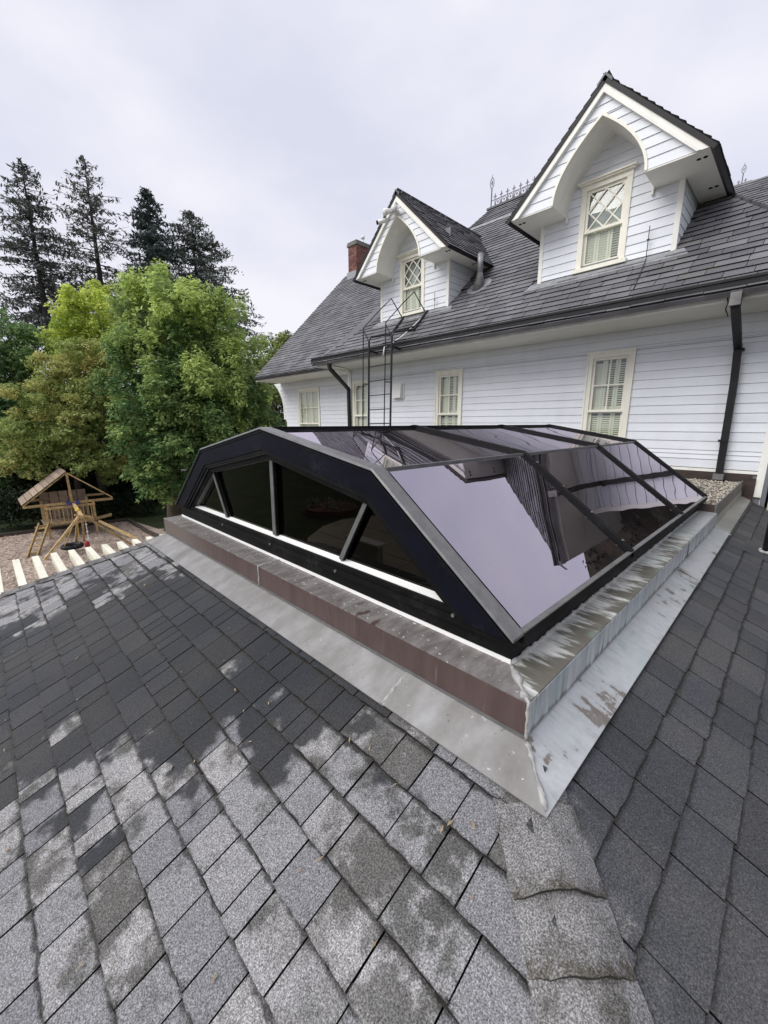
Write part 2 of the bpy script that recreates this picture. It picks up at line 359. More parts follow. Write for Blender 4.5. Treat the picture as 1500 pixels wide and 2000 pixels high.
# ------------------------------------------------------------------ building helpers
WT = {}                                   # world translation of every parent
class MB:
    def __init__(s): s.v = []; s.f = []; s.mi = []; s.mat2 = None; s.wear = []
    def add(s, vs, fs):
        k = len(s.v); s.v += [tuple(x) for x in vs]; s.f += [tuple(i + k for i in f) for f in fs]; return s
    def box(s, x0, x1, y0, y1, z0, z1):
        return s.add([(x0, y0, z0), (x1, y0, z0), (x1, y1, z0), (x0, y1, z0), (x0, y0, z1), (x1, y0, z1), (x1, y1, z1), (x0, y1, z1)],
                     [(0, 3, 2, 1), (4, 5, 6, 7), (0, 1, 5, 4), (1, 2, 6, 5), (2, 3, 7, 6), (3, 0, 4, 7)])
    def hexa(s, lo, hi):                  # two quads, same winding, lo then hi
        return s.add(list(lo) + list(hi), [(0, 3, 2, 1), (4, 5, 6, 7), (0, 1, 5, 4), (1, 2, 6, 5), (2, 3, 7, 6), (3, 0, 4, 7)])
    def prism(s, poly, d):                # polygon extruded by vector d
        n = len(poly); d = Vector(d); p = [Vector(q) for q in poly]
        fs = [tuple(range(n))[::-1], tuple(range(n, 2 * n))] + [(i, (i + 1) % n, n + (i + 1) % n, n + i) for i in range(n)]
        return s.add(p + [q + d for q in p], fs)
    def bar(s, a, b, w, h, up=(0, 0, 1)):  # rectangular bar from a to b
        a, b = Vector(a), Vector(b); d = (b - a).normalized(); u = Vector(up)
        if abs(d.dot(u)) > .98: u = Vector((0, 1, 0))
        sd_ = d.cross(u).normalized() * (w / 2); uu = sd_.cross(d).normalized() * (h / 2)
        q = [-sd_ - uu, sd_ - uu, sd_ + uu, -sd_ + uu]
        return s.hexa([a + x for x in q], [b + x for x in q])
    def tube(s, pts, r, n=8):
        pts = [Vector(p) for p in pts]; rs = r if isinstance(r, (list, tuple)) else [r] * len(pts)
        prev = None; rings = []
        for i, p in enumerate(pts):
            d = (pts[min(i + 1, len(pts) - 1)] - pts[max(i - 1, 0)]).normalized()
            if prev is None:
                u = Vector((0, 0, 1)) if abs(d.z) < .9 else Vector((1, 0, 0)); u = (u - d * u.dot(d)).normalized()
            else: u = (prev - d * prev.dot(d)).normalized()
            prev = u; w = d.cross(u); rings.append([p + (u * cos(2 * pi * k / n) + w * sin(2 * pi * k / n)) * rs[i] for k in range(n)])
        fs = [tuple(range(n))[::-1]]
        for i in range(len(pts) - 1):
            fs += [(i * n + k, i * n + (k + 1) % n, (i + 1) * n + (k + 1) % n, (i + 1) * n + k) for k in range(n)]
        fs.append(tuple((len(pts) - 1) * n + k for k in range(n)))
        return s.add([q for r_ in rings for q in r_], fs)
    def mesh(s, name, mat, smooth_=False):
        me = bpy.data.meshes.new(name); me.from_pydata(s.v, [], s.f); me.update()
        if mat is not None: me.materials.append(mat)
        if s.mi: me.materials.append(s.mat2); me.polygons.foreach_set('material_index', s.mi)
        if s.wear: me.attributes.new('wear', 'FLOAT', 'POINT').data.foreach_set('value', s.wear)
        if smooth_: me.polygons.foreach_set('use_smooth', [True] * len(me.polygons))
        return me
    def build(s, name, mat, parent=None, label=None, kind=None, smooth_=False):
        return link(name, s.mesh(name, MT[mat] if isinstance(mat, str) else mat, smooth_), parent, label, kind)
def link(name, me, parent=None, label=None, kind=None, mw=None):
    ob = bpy.data.objects.new(name, me); COL.objects.link(ob)
    m = mw or Matrix.Identity(4)
    if parent is not None:
        ob.parent = parent; ob.matrix_basis = Matrix.Translation(-WT[parent.name]) @ m
    else: ob.matrix_basis = m
    WT[ob.name] = m.to_translation() if mw is not None else Vector((0, 0, 0))
    if label: ob['label'] = label
    if kind: ob['kind'] = kind
    return ob
def thing(name, label, cat, loc=(0, 0, 0), group=None):
    ob = bpy.data.objects.new(name, None); COL.objects.link(ob); ob.location = loc; ob.empty_display_size = .2
    WT[ob.name] = Vector(loc); ob['label'] = label; ob['category'] = cat
    if group: ob['group'] = group
    return ob
def tag(ob, label, cat, group=None):
    ob['label'] = label; ob['category'] = cat
    if group: ob['group'] = group
    return ob
def copy_tree(o, loc, label, cls=None):
    """copies a thing and its parts (obj.copy), moves it to loc"""
    c = o.copy(); COL.objects.link(c); c.location = loc; WT[c.name] = Vector(loc); c['label'] = label
    def rec(a, b):
        for ch in [x for x in bpy.data.objects if x.parent == a]:
            d = ch.copy(); COL.objects.link(d); d.parent = b; rec(ch, d)
    rec(o, c); return c
def at(px, py, dist):
    """world point seen in direction (px, py) at a horizontal distance from the camera's foot"""
    r = RT * (px - W0 / 2) - UC * (py - H0 / 2) + FW * FPX
    return r * (dist / hypot(r.x, r.y))
def mpp(px, dist):                        # metres per photo pixel there
    return dist * cos(math.atan((px - 750) / 811.)) / FPX

# ================================================================== SETTING
GZ = -5.1
ground = MB().box(-400, 400, -400, 400, GZ - 1, GZ).build('ground', 'grass', kind='structure')
mulch = MB().prism([(-25.2, -4.5, GZ + .004), (-13, -4.5, GZ + .004), (-13, 9, GZ + .004), (-18, 11, GZ + .004), (-21.5, 5.6, GZ + .004), (-24.6, 5.1, GZ + .004), (-25.0, 1.5, GZ + .004), (-25.2, -3, GZ + .004)], (0, 0, .02)).build('mulch_bed', 'mulch', kind='structure')
ch = MB()
for i in range(9000):
    x = random.uniform(-25, -14); y = random.uniform(-2, 5.0); a = random.uniform(0, pi); l = random.uniform(.03, .09); w = random.uniform(.012, .03)
    z = GZ + .03 + random.uniform(0, .03); t1 = random.uniform(-.02, .02); dx, dy = cos(a) * l, sin(a) * l; ex, ey = -sin(a) * w, cos(a) * w
    ch.add([(x - dx, y - dy, z - t1), (x + ex, y + ey, z + .008), (x + dx, y + dy, z + t1), (x - ex, y - ey, z + .004)], [(0, 3, 2, 1)])
ch.build('wood_chips', 'chips', kind='stuff')
ed = [(-24.8, -6, 0), (-24.9, .0, 0), (-24.85, 1.5, 0), (-24.4, 5.0, 0), (-21.0, 5.0, 0), (-17.5, 5.3, 0)]
eg = thing('timber_edging', 'dark timber edging along the far rim of the mulch play area', 'edging', (-24, 2, GZ))
for i in range(len(ed) - 1):
    a, b_ = Vector(ed[i]), Vector(ed[i + 1]); a.z = b_.z = GZ + .09
    MB().bar(a, b_ - (b_ - a).normalized() * .03, .14, .16).build('log', 'edging', eg)

# patio and garden on the near side, mirrored in the gable glazing
pp = [(-13.7, -6.4), (-14.9, -7.2), (-16.2, -9.0), (-16.6, -10.6), (-16.0, -12.6), (-15.5, -30), (6, -30), (6, -6.0), (-8, -6.0)]
MB().prism([(x, y, GZ + .01) for x, y in pp], (0, 0, .05)).build('patio', 'paving', kind='structure')
pj = MB()
for i in range(9): pj.box(-16 + i * 2.2, -15.98 + i * 2.2, -29, -6.6 if i > 1 else -12, GZ + .06, GZ + .064)
for i in range(10): pj.box(-15.3, 5.9, -8.2 - i * 2.2, -8.18 - i * 2.2, GZ + .066, GZ + .07)
pj.build('paving_joints', 'joint', ground)
gw = thing('garden_wall', 'low pale stone garden wall with a coping, mirrored in the gable glass', 'wall', (-11, -7, GZ)); gw['kind'] = 'thing'
MB().box(-11.9, -10.2, -7.4, -7.1, GZ + .06, GZ + .7).build('wall_body', 'stone_wall', gw)
MB().box(-12.0, -10.1, -7.48, -7.02, GZ + .7, GZ + .78).build('coping', 'white', gw)

# ================================================================== LOWER ROOF
S = 5 / 12.; KF = -1.51; KR = -1.2483; HS = .628      # front: z=KF+S*y   right: z=KR-S*x   hip: x+y=HS
def zf(y): return KF + S * y
def zr(x): return KR - S * x
EXP = .1318
lower = thing('lower_roof', 'asphalt shingled hip roof in the foreground, pale and dark patches, below the skylight', 'roof', (-2, -.5, -2.4)); lower['kind'] = 'thing'
lhip = lambda y: -4.168 - (0.968 - y) * .7023              # x of the far hip
YB, XR = -1.75, 1.9                                        # eaves
dk = .02
body = MB()
zc = lambda x, y: min(zf(y), zr(x)) - dk
A = (lhip(1.3), 1.3, zf(1.3) - dk); B = (HS - 1.3 , 1.3, zf(1.3) - dk); Cc = (HS - YB, YB, zf(YB) - dk); D = (lhip(YB), YB, zf(YB) - dk)
front_deck = MB().prism([D, Cc, B, A], (0, 0, -.1)).build('front_slope', 'dark_wood', lower)
right_deck = MB().prism([(HS - YB, YB, zf(YB) - dk), (HS - YB, 7.66, zr(HS - YB) - dk), (-.62, 7.66, zr(-.62) - dk), (-.62, 1.248, zr(-.62) - dk)], (0, 0, -.1)).build('right_slope', 'dark_wood', lower)
# far-left slope, falling to the pergola
LE = -5.62
MB().prism([A, D, (LE - .6, YB, zf(YB) - .35), (LE - .2, 4, -1.95), (-4.3, 5.4, -1.12), (-4.3, 1.5, -1.1)], (0, 0, -.1)).build('far_slope', 'asphalt_front', lower)
MB().box(-4.9, 1.6, -1.4, 7.5, GZ, -2.45).build('wall', 'siding', lower)
MB().box(-4.1, -.6, 1.3, 7.6, -2.45, -1.2).build('curb_core', 'dark_wood', lower)

PVIS = lambda p: (lambda d: (d.dot(FW) > .2 and abs(d.dot(RT) / d.dot(FW)) < .99 and -1.32 < d.dot(UC) / d.dot(FW) < 1.32))(Vector(p))
def tab_mesh(w, l, th, wob, mat, segs=5):
    """one shingle tab: u across, v up the slope, butt edge at v=0 slightly wavy, tucked under at v=l"""
    vs = []; n = segs; wear = []; ex = EXP * 1.0833
    for k in range(n + 1):
        u = w * k / n; v = random.uniform(-wob, wob); e_ = .35 * th if k in (0, n) else 0; zt = lambda q: (th - e_) * (1 - q / l) + .0015 * q / l
        vs += [(u, v, 0), (u, v, th - e_), (u, .014, zt(.014)), (u, ex - .030, zt(ex - .030)), (u, ex - .004, zt(ex - .004)), (u, l, .0015)]
        wear += [1, .75, 0, 0, 1, 1]  # dark at both butt lines: dirt plus shadow put into the colour
        if k in (0, n): wear[-4:-2] = [.42, .42]
    fs = []
    for k in range(n):
        a = 6 * k; b_ = a + 6
        fs += [(a + j, b_ + j, b_ + j + 1, a + j + 1) for j in range(5)]
    m6 = 6 * n
    fs += [(0, 1, 2, 3, 4, 5)[::1], tuple(m6 + q for q in (5, 4, 3, 2, 1, 0))]
    me = bpy.data.meshes.new('shingle'); me.from_pydata(vs, [], fs); me.update(); me.materials.append(MT[mat]); me.materials.append(MT['core'])
    for i in range(n): me.polygons[5 * i].material_index = 1
    me.polygons[5 * n].material_index = me.polygons[5 * n + 1].material_index = 1
    me.attributes.new('wear', 'FLOAT', 'POINT').data.foreach_set('value', wear)  # dirt plus painted butt shadow
    return me
TABS = {}
def get_tab(w, mat, l=EXP * 1.083 + .022, th=.016, wob=.0028):
    key = (w, mat)
    if key not in TABS: TABS[key] = [tab_mesh(w, l, th, wob, mat) for _ in range(4)]
    return random.choice(TABS[key])
def slope_tabs(parent, mat, org, u, v, rows, widths, limit, gap=.0055, first_off=0):
    """org: point at row 0 start; u, v unit vectors; rows: list of (v_offset, u0, u1)"""
    nrm = Vector(u).cross(Vector(v)); u = Vector(u); v = Vector(v)
    cand = []
    for vo, u0, u1 in rows:
        x = u0 - random.uniform(0, .15)
        while x < u1:
            w = random.choice(widths)
            a, b_ = max(x, u0), min(x + w, u1)
            if b_ - a > .025:
                p = Vector(org) + u * a + v * vo; c = p + u * (b_ - a) / 2
                vis = PVIS(c) or PVIS(p) or PVIS(p + u * (b_ - a))
                cand.append((0 if vis else 1, c.length, a, b_, w, vo))
            x += w
    cand.sort(key=lambda q: (q[0], q[1]))
    rest = MB(); rest.mat2 = MT['core']
    for i, (nv, d, a, b_, w, vo) in enumerate(cand):
        full = abs((b_ - a) - w) < 1e-6
        me = get_tab(round(w - gap, 4), mat) if full else tab_mesh(b_ - a - gap, EXP * 1.083 + .022, .016, .0022, mat)
        p = Vector(org) + u * (a + random.uniform(-.001, .001)) + v * (vo + random.uniform(-.0035, .0035)) + nrm * random.uniform(0, .0018)
        tw = random.uniform(-.006, .006); uu = (u + v * tw).normalized(); vv = nrm.cross(uu)
        mw = Matrix(((uu.x, vv.x, nrm.x, p.x), (uu.y, vv.y, nrm.y, p.y), (uu.z, vv.z, nrm.z, p.z), (0, 0, 0, 1)))
        if i < limit and not nv: link('shingle', me, parent, mw=mw)
        else:
            k = len(rest.v); rest.v += [tuple(mw @ q.co) for q in me.vertices]; rest.wear += [a_.value for a_ in me.attributes['wear'].data]; rest.mi += [f.material_index for f in me.polygons]; rest.f += [tuple(j + k for j in f.vertices) for f in me.polygons]
    if rest.v: rest.build('shingles', mat, parent, kind='stuff')
sn = sqrt(1 + S * S)
rows = []
for k in range(-14, 9):
    y = .030 + EXP * k
    if y > 1.02: break
    rows.append((y * sn, lhip(y) + .02, HS - y - .07))
slope_tabs(front_deck, 'asphalt_front', (0, 0, KF), (1, 0, 0), (0, 1 / sn, S / sn), rows, (.08, .11, .13, .145, .16, .175, .19, .225), 290)
def butt_shadow_grit(rows_y):  # dark strips along the butts: settled grit plus a painted shadow line
    m_ = MB()
    for y, u0, u1 in rows_y:
        x = u0 + .03
        while x < u1 - .03:
            if PVIS((x, y, zf(y))) and (x * x + y * y) < 26:
                n = random.randint(8, 30); w0 = random.choice((.0025, .0035, .0045, .006)) * (1 + .22 * max(0, -x - .8)); w_ = w0; top = []; bot = []
                for i in range(n + 1):
                    w_ = max(.0015, min(.013, w_ + random.gauss(0, .0011) + (w0 - w_) * .2)); xx = x + i * .009; e_ = .25 if i in (0, n) else 1
                    top.append((xx, y + .0035, zf(y) + .0045 + min(.010, w_ * 1.6))); bot.append((xx, y - w_ * e_, zf(y - w_ * e_) + .0034 + w_ * .11))
                k = len(m_.v); m_.v += top + bot; m_.f += [(k + i, k + n + 1 + i, k + n + 2 + i, k + i + 1) for i in range(n)]
                x += n * .009
            else: x += .08
            x += random.choice((0, 0, 0, .01, .03))
    m_.build('grit_shadow', 'grit_shadow', front_deck, kind='stuff')
butt_shadow_grit([(y / sn, a, b_ - .10) for y, a, b_ in rows])
rows = []
for k in range(-16, 4):                                    # butt edges at x = -.2235 - EXP*k
    x = -.2235 - EXP * k
    if x < -.42: continue
    rows.append((-x * sn, HS - x + .07, 7.63))
slope_tabs(right_deck, 'asphalt_right', (0, 0, KR), (0, 1, 0), (-1 / sn, 0, S / sn), rows, (.16, .19, .22, .26, .30), 290)

def hip_cap(p0, d, l, hw, nl, nr, th, lift, parent, rw=1.):
    """cap shingle folded over a hip: p0 lower end on the hip line, d unit vector up the hip, nl/nr side directions (unit, down each slope)"""
    p0, d, nl, nr = Vector(p0), Vector(d), Vector(nl), Vector(nr); up = Vector((0, 0, 1))
    nx, ny = 12, 7; grid = []
    sh = random.uniform(-.012, .012)
    for j in range(ny):
        s = j / (ny - 1)
        for i in range(nx + 1):
            a = (i / nx) * 2 - 1
            side = nl if a < 0 else nr; k = abs(a)
            fold = .008 * (1 - min(k / .4, 1)) ** 2
            q = p0 + d * (l * s) + side * (hw * k * (1 if a < 0 else rw)) + up * (.024 - fold - .006 * k ** 3)
            q += up * (lift * (1 - s) ** 1.6 * (.55 + .45 * cos(a * 2.6)))
            q += d * (.030 * k ** 1.5 * (1 - s))
            if s == 0: q += d * (.012 * cos(a * 2.2) - .012 + random.uniform(-.003, .003))
            q += side * random.uniform(-.002, .002) + d * sh * 0
            grid.append(q)
    w = nx + 1; vs = list(grid) + [g - up * th for g in grid[:w]]
    fs = [(j * w + i, j * w + i + 1, (j + 1) * w + i + 1, (j + 1) * w + i) for j in range(ny - 1) for i in range(nx)]
    cap = MB().add(vs, fs).build('hip_cap', 'cap', parent, smooth_=True)
    at_ = cap.data.attributes.new('wear', 'FLOAT', 'POINT'); at_.data.foreach_set('value', [max(0, 1 - (j // w) / 2.6) for j in range(len(grid))] + [1.] * w)
    eb = MB(); e0 = grid[:w]
    eb.add([g + up * .001 for g in e0] + [g - up * (th + random.uniform(0, .004)) + d * .004 for g in e0], [(i + 1, i, w + i, w + i + 1) for i in range(nx)])
    eb.build('butt_edge', 'cap_edge', cap)
    return cap
hd = Vector((-1, 1, S)).normalized()
nl = Vector((-1.174, -1, -S)).normalized(); nr_ = Vector((1, 1.174, -S)).normalized()
for i, xb in enumerate((-.325, -.228, -.135, -.04, .06, .16, .26, .36, .46, .56, .66, .76)):
    hip_cap((xb, HS - xb, zf(HS - xb) - (.002 if i else .012)), hd, .22, (.126 + .010 * i / 4) + random.uniform(-.005, .005), nl, nr_, .012, (.024 + .010 * (i % 2)) if i else .006, front_deck, rw=.84)
fd = Vector((.736, 1.048, .436)).normalized(); sl_ = Vector((-1, .2, -.6)).normalized(); sr_ = Vector((1, -.7, -.29)).normalized()
for i in range(16):
    tt = .10 + i * .155
    p = Vector((-4.168, .968, -1.107)) - fd * tt
    hip_cap(p, fd, .25, .105 + random.uniform(-.01, .01), sl_, Vector((1, 0, 0)), .008, .016, front_deck)

lt = MB()
for i in range(70):                                        # bits of leaf and bud scale lying on the near slope
    y = random.uniform(-.3, .93); x = random.uniform(-3.6, HS - y - .25); a = random.uniform(0, pi); l = random.uniform(.004, .013); w = l * random.uniform(.25, .5); z = zf(y) + .0185
    lt.add([(x - cos(a) * l, y - sin(a) * l, z - sin(a) * l * S), (x + sin(a) * w, y - cos(a) * w, z + .003 - cos(a) * w * S), (x + cos(a) * l, y + sin(a) * l, z + .002 + sin(a) * l * S), (x - sin(a) * w, y + cos(a) * w, z + .001 + cos(a) * w * S)], [(0, 1, 2, 3)])
lt.build('leaf_litter', 'litter', front_deck, kind='stuff')
# metal flashing lying on both slopes
FO, FI = .968, 1.16
def fl(y, off=.014): return zf(y) + off + .015
def fr(x, off=.014): return zr(x) + off + .015
def flash_front(x0, x1, o):
    MB().hexa([(x0 if x0 > -4 else -4.168, FO, fl(FO, o - .004)), (x1, FO, fl(FO, o - .004)), (x1 if x1 < -.5 else -.52, FI, fl(FI, o - .004)), (x0 if x0 > -4 else -4.04, FI, fl(FI, o - .004))],
              [(x0 if x0 > -4 else -4.168, FO, fl(FO, o)), (x1, FO, fl(FO, o)), (x1 if x1 < -.5 else -.52, FI, fl(FI, o)), (x0 if x0 > -4 else -4.04, FI, fl(FI, o))]).build('flashing_sheet', 'flash_front', lower)
flash_front(-4.168, -.99, .014); flash_front(-1.01, -.34, .019)
def flash_right(y0, y1, xo0, xo1, o):
    ya = .968 if y0 < 1 else y0; yb = 1.16 if y0 < 1 else y0
    lo = [(xo0, ya, fr(xo0, o - .004)), (xo1, y1, fr(xo1, o - .004)), (-.53, y1, fr(-.53, o - .004)), (-.53, yb, fr(-.53, o - .004))]
    MB().hexa(lo, [(a, b_, c + .004) for a, b_, c in lo]).build('flashing_sheet', 'flash_right', lower)
flash_right(.968, 3.42, -.34, -.352, .014); flash_right(3.40, 5.10, -.350, -.362, .019); flash_right(5.08, 7.62, -.362, -.378, .014)
def bead(pts, r, name, parent, mat='sealant', jit=.35, n=7):
    out = []; rs = []
    for i in range(len(pts) - 1):
        a, b_ = Vector(pts[i]), Vector(pts[i + 1]); m_ = max(2, int((b_ - a).length / .018))
        for k in range(m_): out.append(a.lerp(b_, k / m_) + Vector((random.uniform(-1, 1), random.uniform(-1, 1), random.uniform(-.4, .4))) * r * .25); rs.append(r * random.uniform(1 - jit, 1 + jit))
    out.append(Vector(pts[-1])); rs.append(r * .6)
    return MB().tube(out, rs, n).build(name, mat, parent, smooth_=True)
bead([(-.485, 1.13, fl(1.13, .006)), (-.35, .985, fl(.985, .010))], .010, 'solder_seam', lower)
bead([(-1.0, 1.14, fl(1.14, .012)), (-1.0, .975, fl(.975, .012))], .010, 'solder_seam', lower)
# lap joints of the right flashing, standing a little proud
for y in (3.41, 5.09):
    MB().hexa([(-.345, y - .012, fr(-.345, .018)), (-.345, y + .012, fr(-.345, .018)), (-.52, y + .012, fr(-.52, .018)), (-.52, y - .012, fr(-.52, .018))],
              [(-.345, y - .012, fr(-.345, .025)), (-.345, y + .012, fr(-.345, .022)), (-.52, y + .012, fr(-.52, .022)), (-.52, y - .012, fr(-.52, .025))]).build('lap_joint', 'flash_right', lower)

# ================================================================== SKYLIGHT CURB
curb = thing('skylight_curb', 'metal clad curb with brown front and streaked grey-white right side, under the skylight', 'curb', (-2.3, 3.2, -1.1))
CT = -.873
MB().box(-4.045, -.500, 1.140, 1.30, -1.30, -.885).build('curb_board', 'brown_metal', curb)
MB().box(-.640, -.500, 1.302, 5.10, -1.30, -.885).build('curb_board', 'brown_metal', curb)
# front coping in three lengths, with a mitre at the near corner
def cop_front(x0, x1, mit):
    y0, y1 = 1.125, 1.285
    MB().hexa([(x0, y0, CT - .006), (x1, y0, CT - .006), (x1 - (.15 if mit else 0), y1, CT - .002), (x0, y1, CT - .002)],
              [(x0, y0, CT), (x1, y0, CT), (x1 - (.15 if mit else 0), y1, CT + .004), (x0, y1, CT + .004)]).build('coping_top', 'cop_front_top', curb)
    MB().box(x0, x1, y0 - .003, y0 + .006, -.996, CT - .0065).build('coping_face', 'cop_front_face', curb)
    MB().box(x0, x1, y0 - .007, y0 + .008, -1.008, -.9965).build('drip_edge', 'alu', curb)
cop_front(-4.09, -2.262, False); cop_front(-2.254, -.487, True)
bead([(-2.258, 1.122, -1.0), (-2.258, 1.121, CT), (-2.258, 1.275, CT + .004)], .008, 'solder_seam', curb)
MB().box(-4.095, -4.083, 1.122, 1.29, -1.0, CT + .002).build('coping_end', 'cop_front_face', curb)
def cop_right(y0, y1, mit, dz=0., dx=0.):
    x0, x1 = -.485 + dx, -.645
    MB().hexa([(x0, y0, CT - .006 + dz), (x0, y1, CT - .006 + dz), (x1, y1, CT - .002 + dz), (x1, y0 + (.15 if mit else 0), CT - .002 + dz)],
              [(x0, y0, CT + dz), (x0, y1, CT + dz), (x1, y1, CT + .004 + dz), (x1, y0 + (.15 if mit else 0), CT + .004 + dz)]).build('coping_top', 'cop_right_top', curb)
    MB().box(x0 - .006, x0 + .003, y0, y1, -1.0, CT - .0065 + dz).build('coping_face', 'cop_right_face', curb)
cop_right(1.128, 3.71, True); cop_right(3.70, 5.07, False, .006, .005)
bead([(-.482, 3.70, -.99), (-.482, 3.70, CT), (-.63, 3.70, CT + .004)], .007, 'solder_seam', curb, 'alu')
bead([(-.484, 1.123, -1.012), (-.484, 1.123, CT), (-.625, 1.27, CT + .004)], .006, 'solder_seam', curb)
bead([(-.50, 1.135, CT + .001), (-.56, 1.20, CT + .004), (-.618, 1.262, CT - .002)], .012, 'solder_seam', curb, jit=.5)

# ballast tray with pebbles, between skylight and house
tray = thing('ballast_tray', 'raised gravel tray between the skylight end and the house wall', 'gravel tray', (-.65, 6.3, -1.05))
MB().box(-2.4, -.505, 5.08, 7.56, -1.3, -.835).build('tray_base', 'brown_metal', tray)
MB().box(-.504, -.494, 5.08, 7.56, -1.06, -.79).build('tray_edge', 'galv', tray)
MB().box(-2.4, -.505, 5.068, 5.078, -.90, -.79).build('tray_edge', 'brown_metal', tray)
MB().hexa([(-.493, 5.1, -1.06), (-.493, 7.56, -1.06), (-.483, 7.56, -1.06), (-.483, 5.1, -1.06)], [(-.493, 5.1, -.93), (-.493, 7.56, -.93), (-.487, 7.56, -.93), (-.487, 5.1, -.93)]).build('counter_flashing', 'flash_right', tray)
pb = MB(); ico_v = [(0, 0, 1), (.9, 0, .1), (.28, .85, .1), (-.73, .53, .1), (-.73, -.53, .1), (.28, -.85, .1)]; ico_f = [(0, 1, 2), (0, 2, 3), (0, 3, 4), (0, 4, 5), (0, 5, 1)]
for i in range(5200):
    x = random.uniform(-1.6, -.51); y = random.uniform(5.09, 7.55); r = random.uniform(.006, .017); a = random.uniform(0, 6.3); z = -.836 + random.uniform(.004, .022)
    sx = r * random.uniform(.7, 1.3)
    pb.add([(x + cos(a) * vx * r - sin(a) * vy * sx, y + sin(a) * vx * r + cos(a) * vy * sx, z + vz * r * .8) for vx, vy, vz in ico_v], ico_f)
pb.build('gravel', 'pebble', tray, kind='stuff')

# ================================================================== SKYLIGHT
sky_t = thing('skylight', 'large black framed skylight with dark bronze mirrored panes and glazed gable end', 'skylight', (-2.3, 3.2, -.873))
XL, XRt, YF, YE = -4.045, -.631, 1.274, 5.20
base = MB()
base.box(XL, XRt, YF, YF + .08, CT + .004, -.78); base.box(XRt - .08, XRt, YF + .081, YE + .06, CT + .004, -.78)
base.box(XL, XL + .08, YF + .081, YE + .06, CT + .004, -.78); base.box(XL + .081, XRt - .081, YE - .02, YE + .06, CT + .004, -.78)
base.build('base', 'frame_black', sky_t)
MB().box(XL, XRt + .003, YF - .004, YF - .001, CT + .004, CT + .022).build('base_bead', 'white_sill', sky_t)
CX = -2.29
prof = [(-3.995, -.745), (-3.265, -.207), (CX, -.037), (-1.305, -.207), (-.592, -.745)]      # outer roof line (x,z)
def offs(pr, d):
    """inner offset of the polyline by d (downwards/inwards), ends slid to the same level"""
    out = []
    for i, p in enumerate(pr):
        if i == 0 or i == len(pr) - 1:
            a = pr[1] if i == 0 else pr[-2]; dx, dz = a[0] - p[0], a[1] - p[1]; L = hypot(dx, dz)
            out.append((p[0] + (d * L / abs(dz)) * (1 if i == 0 else -1), p[1]))
        else:
            def nrm(a, b_):
                dx, dz = b_[0] - a[0], b_[1] - a[1]; L = hypot(dx, dz); return (dz / L, -dx / L)
            n1, n2 = nrm(pr[i - 1], p), nrm(p, pr[i + 1]); bx, bz = n1[0] + n2[0], n1[1] + n2[1]; L = hypot(bx, bz); bx, bz = bx / L, bz / L
            k = d / (bx * n1[0] + bz * n1[1]); out.append((p[0] + bx * k, p[1] + bz * k))
    return out
def band(d0, d1, y0, y1, name, mat, segs=range(4), split=True):
    a, b_ = offs(prof, d0), offs(prof, d1)
    for i in segs:
        MB().hexa([(a[i][0], y0, a[i][1]), (a[i + 1][0], y0, a[i + 1][1]), (b_[i + 1][0], y0, b_[i + 1][1]), (b_[i][0], y0, b_[i][1])],
                  [(a[i][0], y1, a[i][1]), (a[i + 1][0], y1, a[i + 1][1]), (b_[i + 1][0], y1, b_[i + 1][1]), (b_[i][0], y1, b_[i][1])]).build(name, mat, sky_t)
band(0.0, .118, 1.212, 1.262, 'fascia', 'navy')
band(.010, .016, 1.207, 1.2115, 'fascia_bead', 'frame_black')
band(.119, .139, 1.218, 1.30, 'fascia_return', 'frame_black')
band(.1395, .1455, 1.236, 1.242, 'trim_line', 'alu')
band(.1395, .178, 1.250, 1.31, 'gable_frame', 'frame_black')
band(.178, .1805, 1.266, 1.30, 'glazing_bead', 'alu')
# aluminium cap along the front roof edge
for i in range(4):
    (xa, za), (xb, zb) = prof[i], prof[i + 1]
    MB().hexa([(xa, 1.205, za + .002), (xb, 1.205, zb + .002), (xb, 1.285, zb + .002), (xa, 1.285, za + .002)],
              [(xa, 1.209, za + .013), (xb, 1.209, zb + .013), (xb, 1.283, zb + .013), (xa, 1.283, za + .013)]).build('edge_cap', 'alu', sky_t)
# bottom rail of the gable, with the pale sill
MB().box(-3.985, -.602, 1.236, 1.272, -.779, -.748).build('bottom_rail', 'frame_black', sky_t)
MB().box(-3.90, -.70, 1.246, 1.31, -.747, -.722).build('bottom_rail', 'frame_black', sky_t)
MB().hexa([(-3.80, 1.262, -.7215), (-.93, 1.262, -.7215), (-.96, 1.299, -.7215), (-3.77, 1.299, -.7215)], [(-3.80, 1.262, -.718), (-.93, 1.262, -.718), (-.96, 1.299, -.708), (-3.77, 1.299, -.708)]).build('sill', 'white_sill', sky_t)
gi = offs(prof, .18)
def gable_pane(poly): MB().prism([(x, 1.300, z) for x, z in poly], (0, .006, 0)).build('gable_pane', 'glass_gable', sky_t)
mL, mC, mR = ((-3.215, -.385), (-3.02, -.71)), ((CX, -.2), (CX - .01, -.71)), ((-1.415, -.385), (-1.62, -.71))
zb_ = -.71
def cutz(p, q, z): return (p[0] + (q[0] - p[0]) * (z - p[1]) / (q[1] - p[1]), z)
lb, rb = cutz(gi[0], gi[1], zb_), cutz(gi[4], gi[3], zb_)
gable_pane([lb, mL[1], gi[1]]); gable_pane([mL[1], (mC[1][0], zb_), gi[2], gi[1]]); gable_pane([(mC[1][0], zb_), mR[1], gi[3], gi[2]]); gable_pane([mR[1], rb, gi[3]])
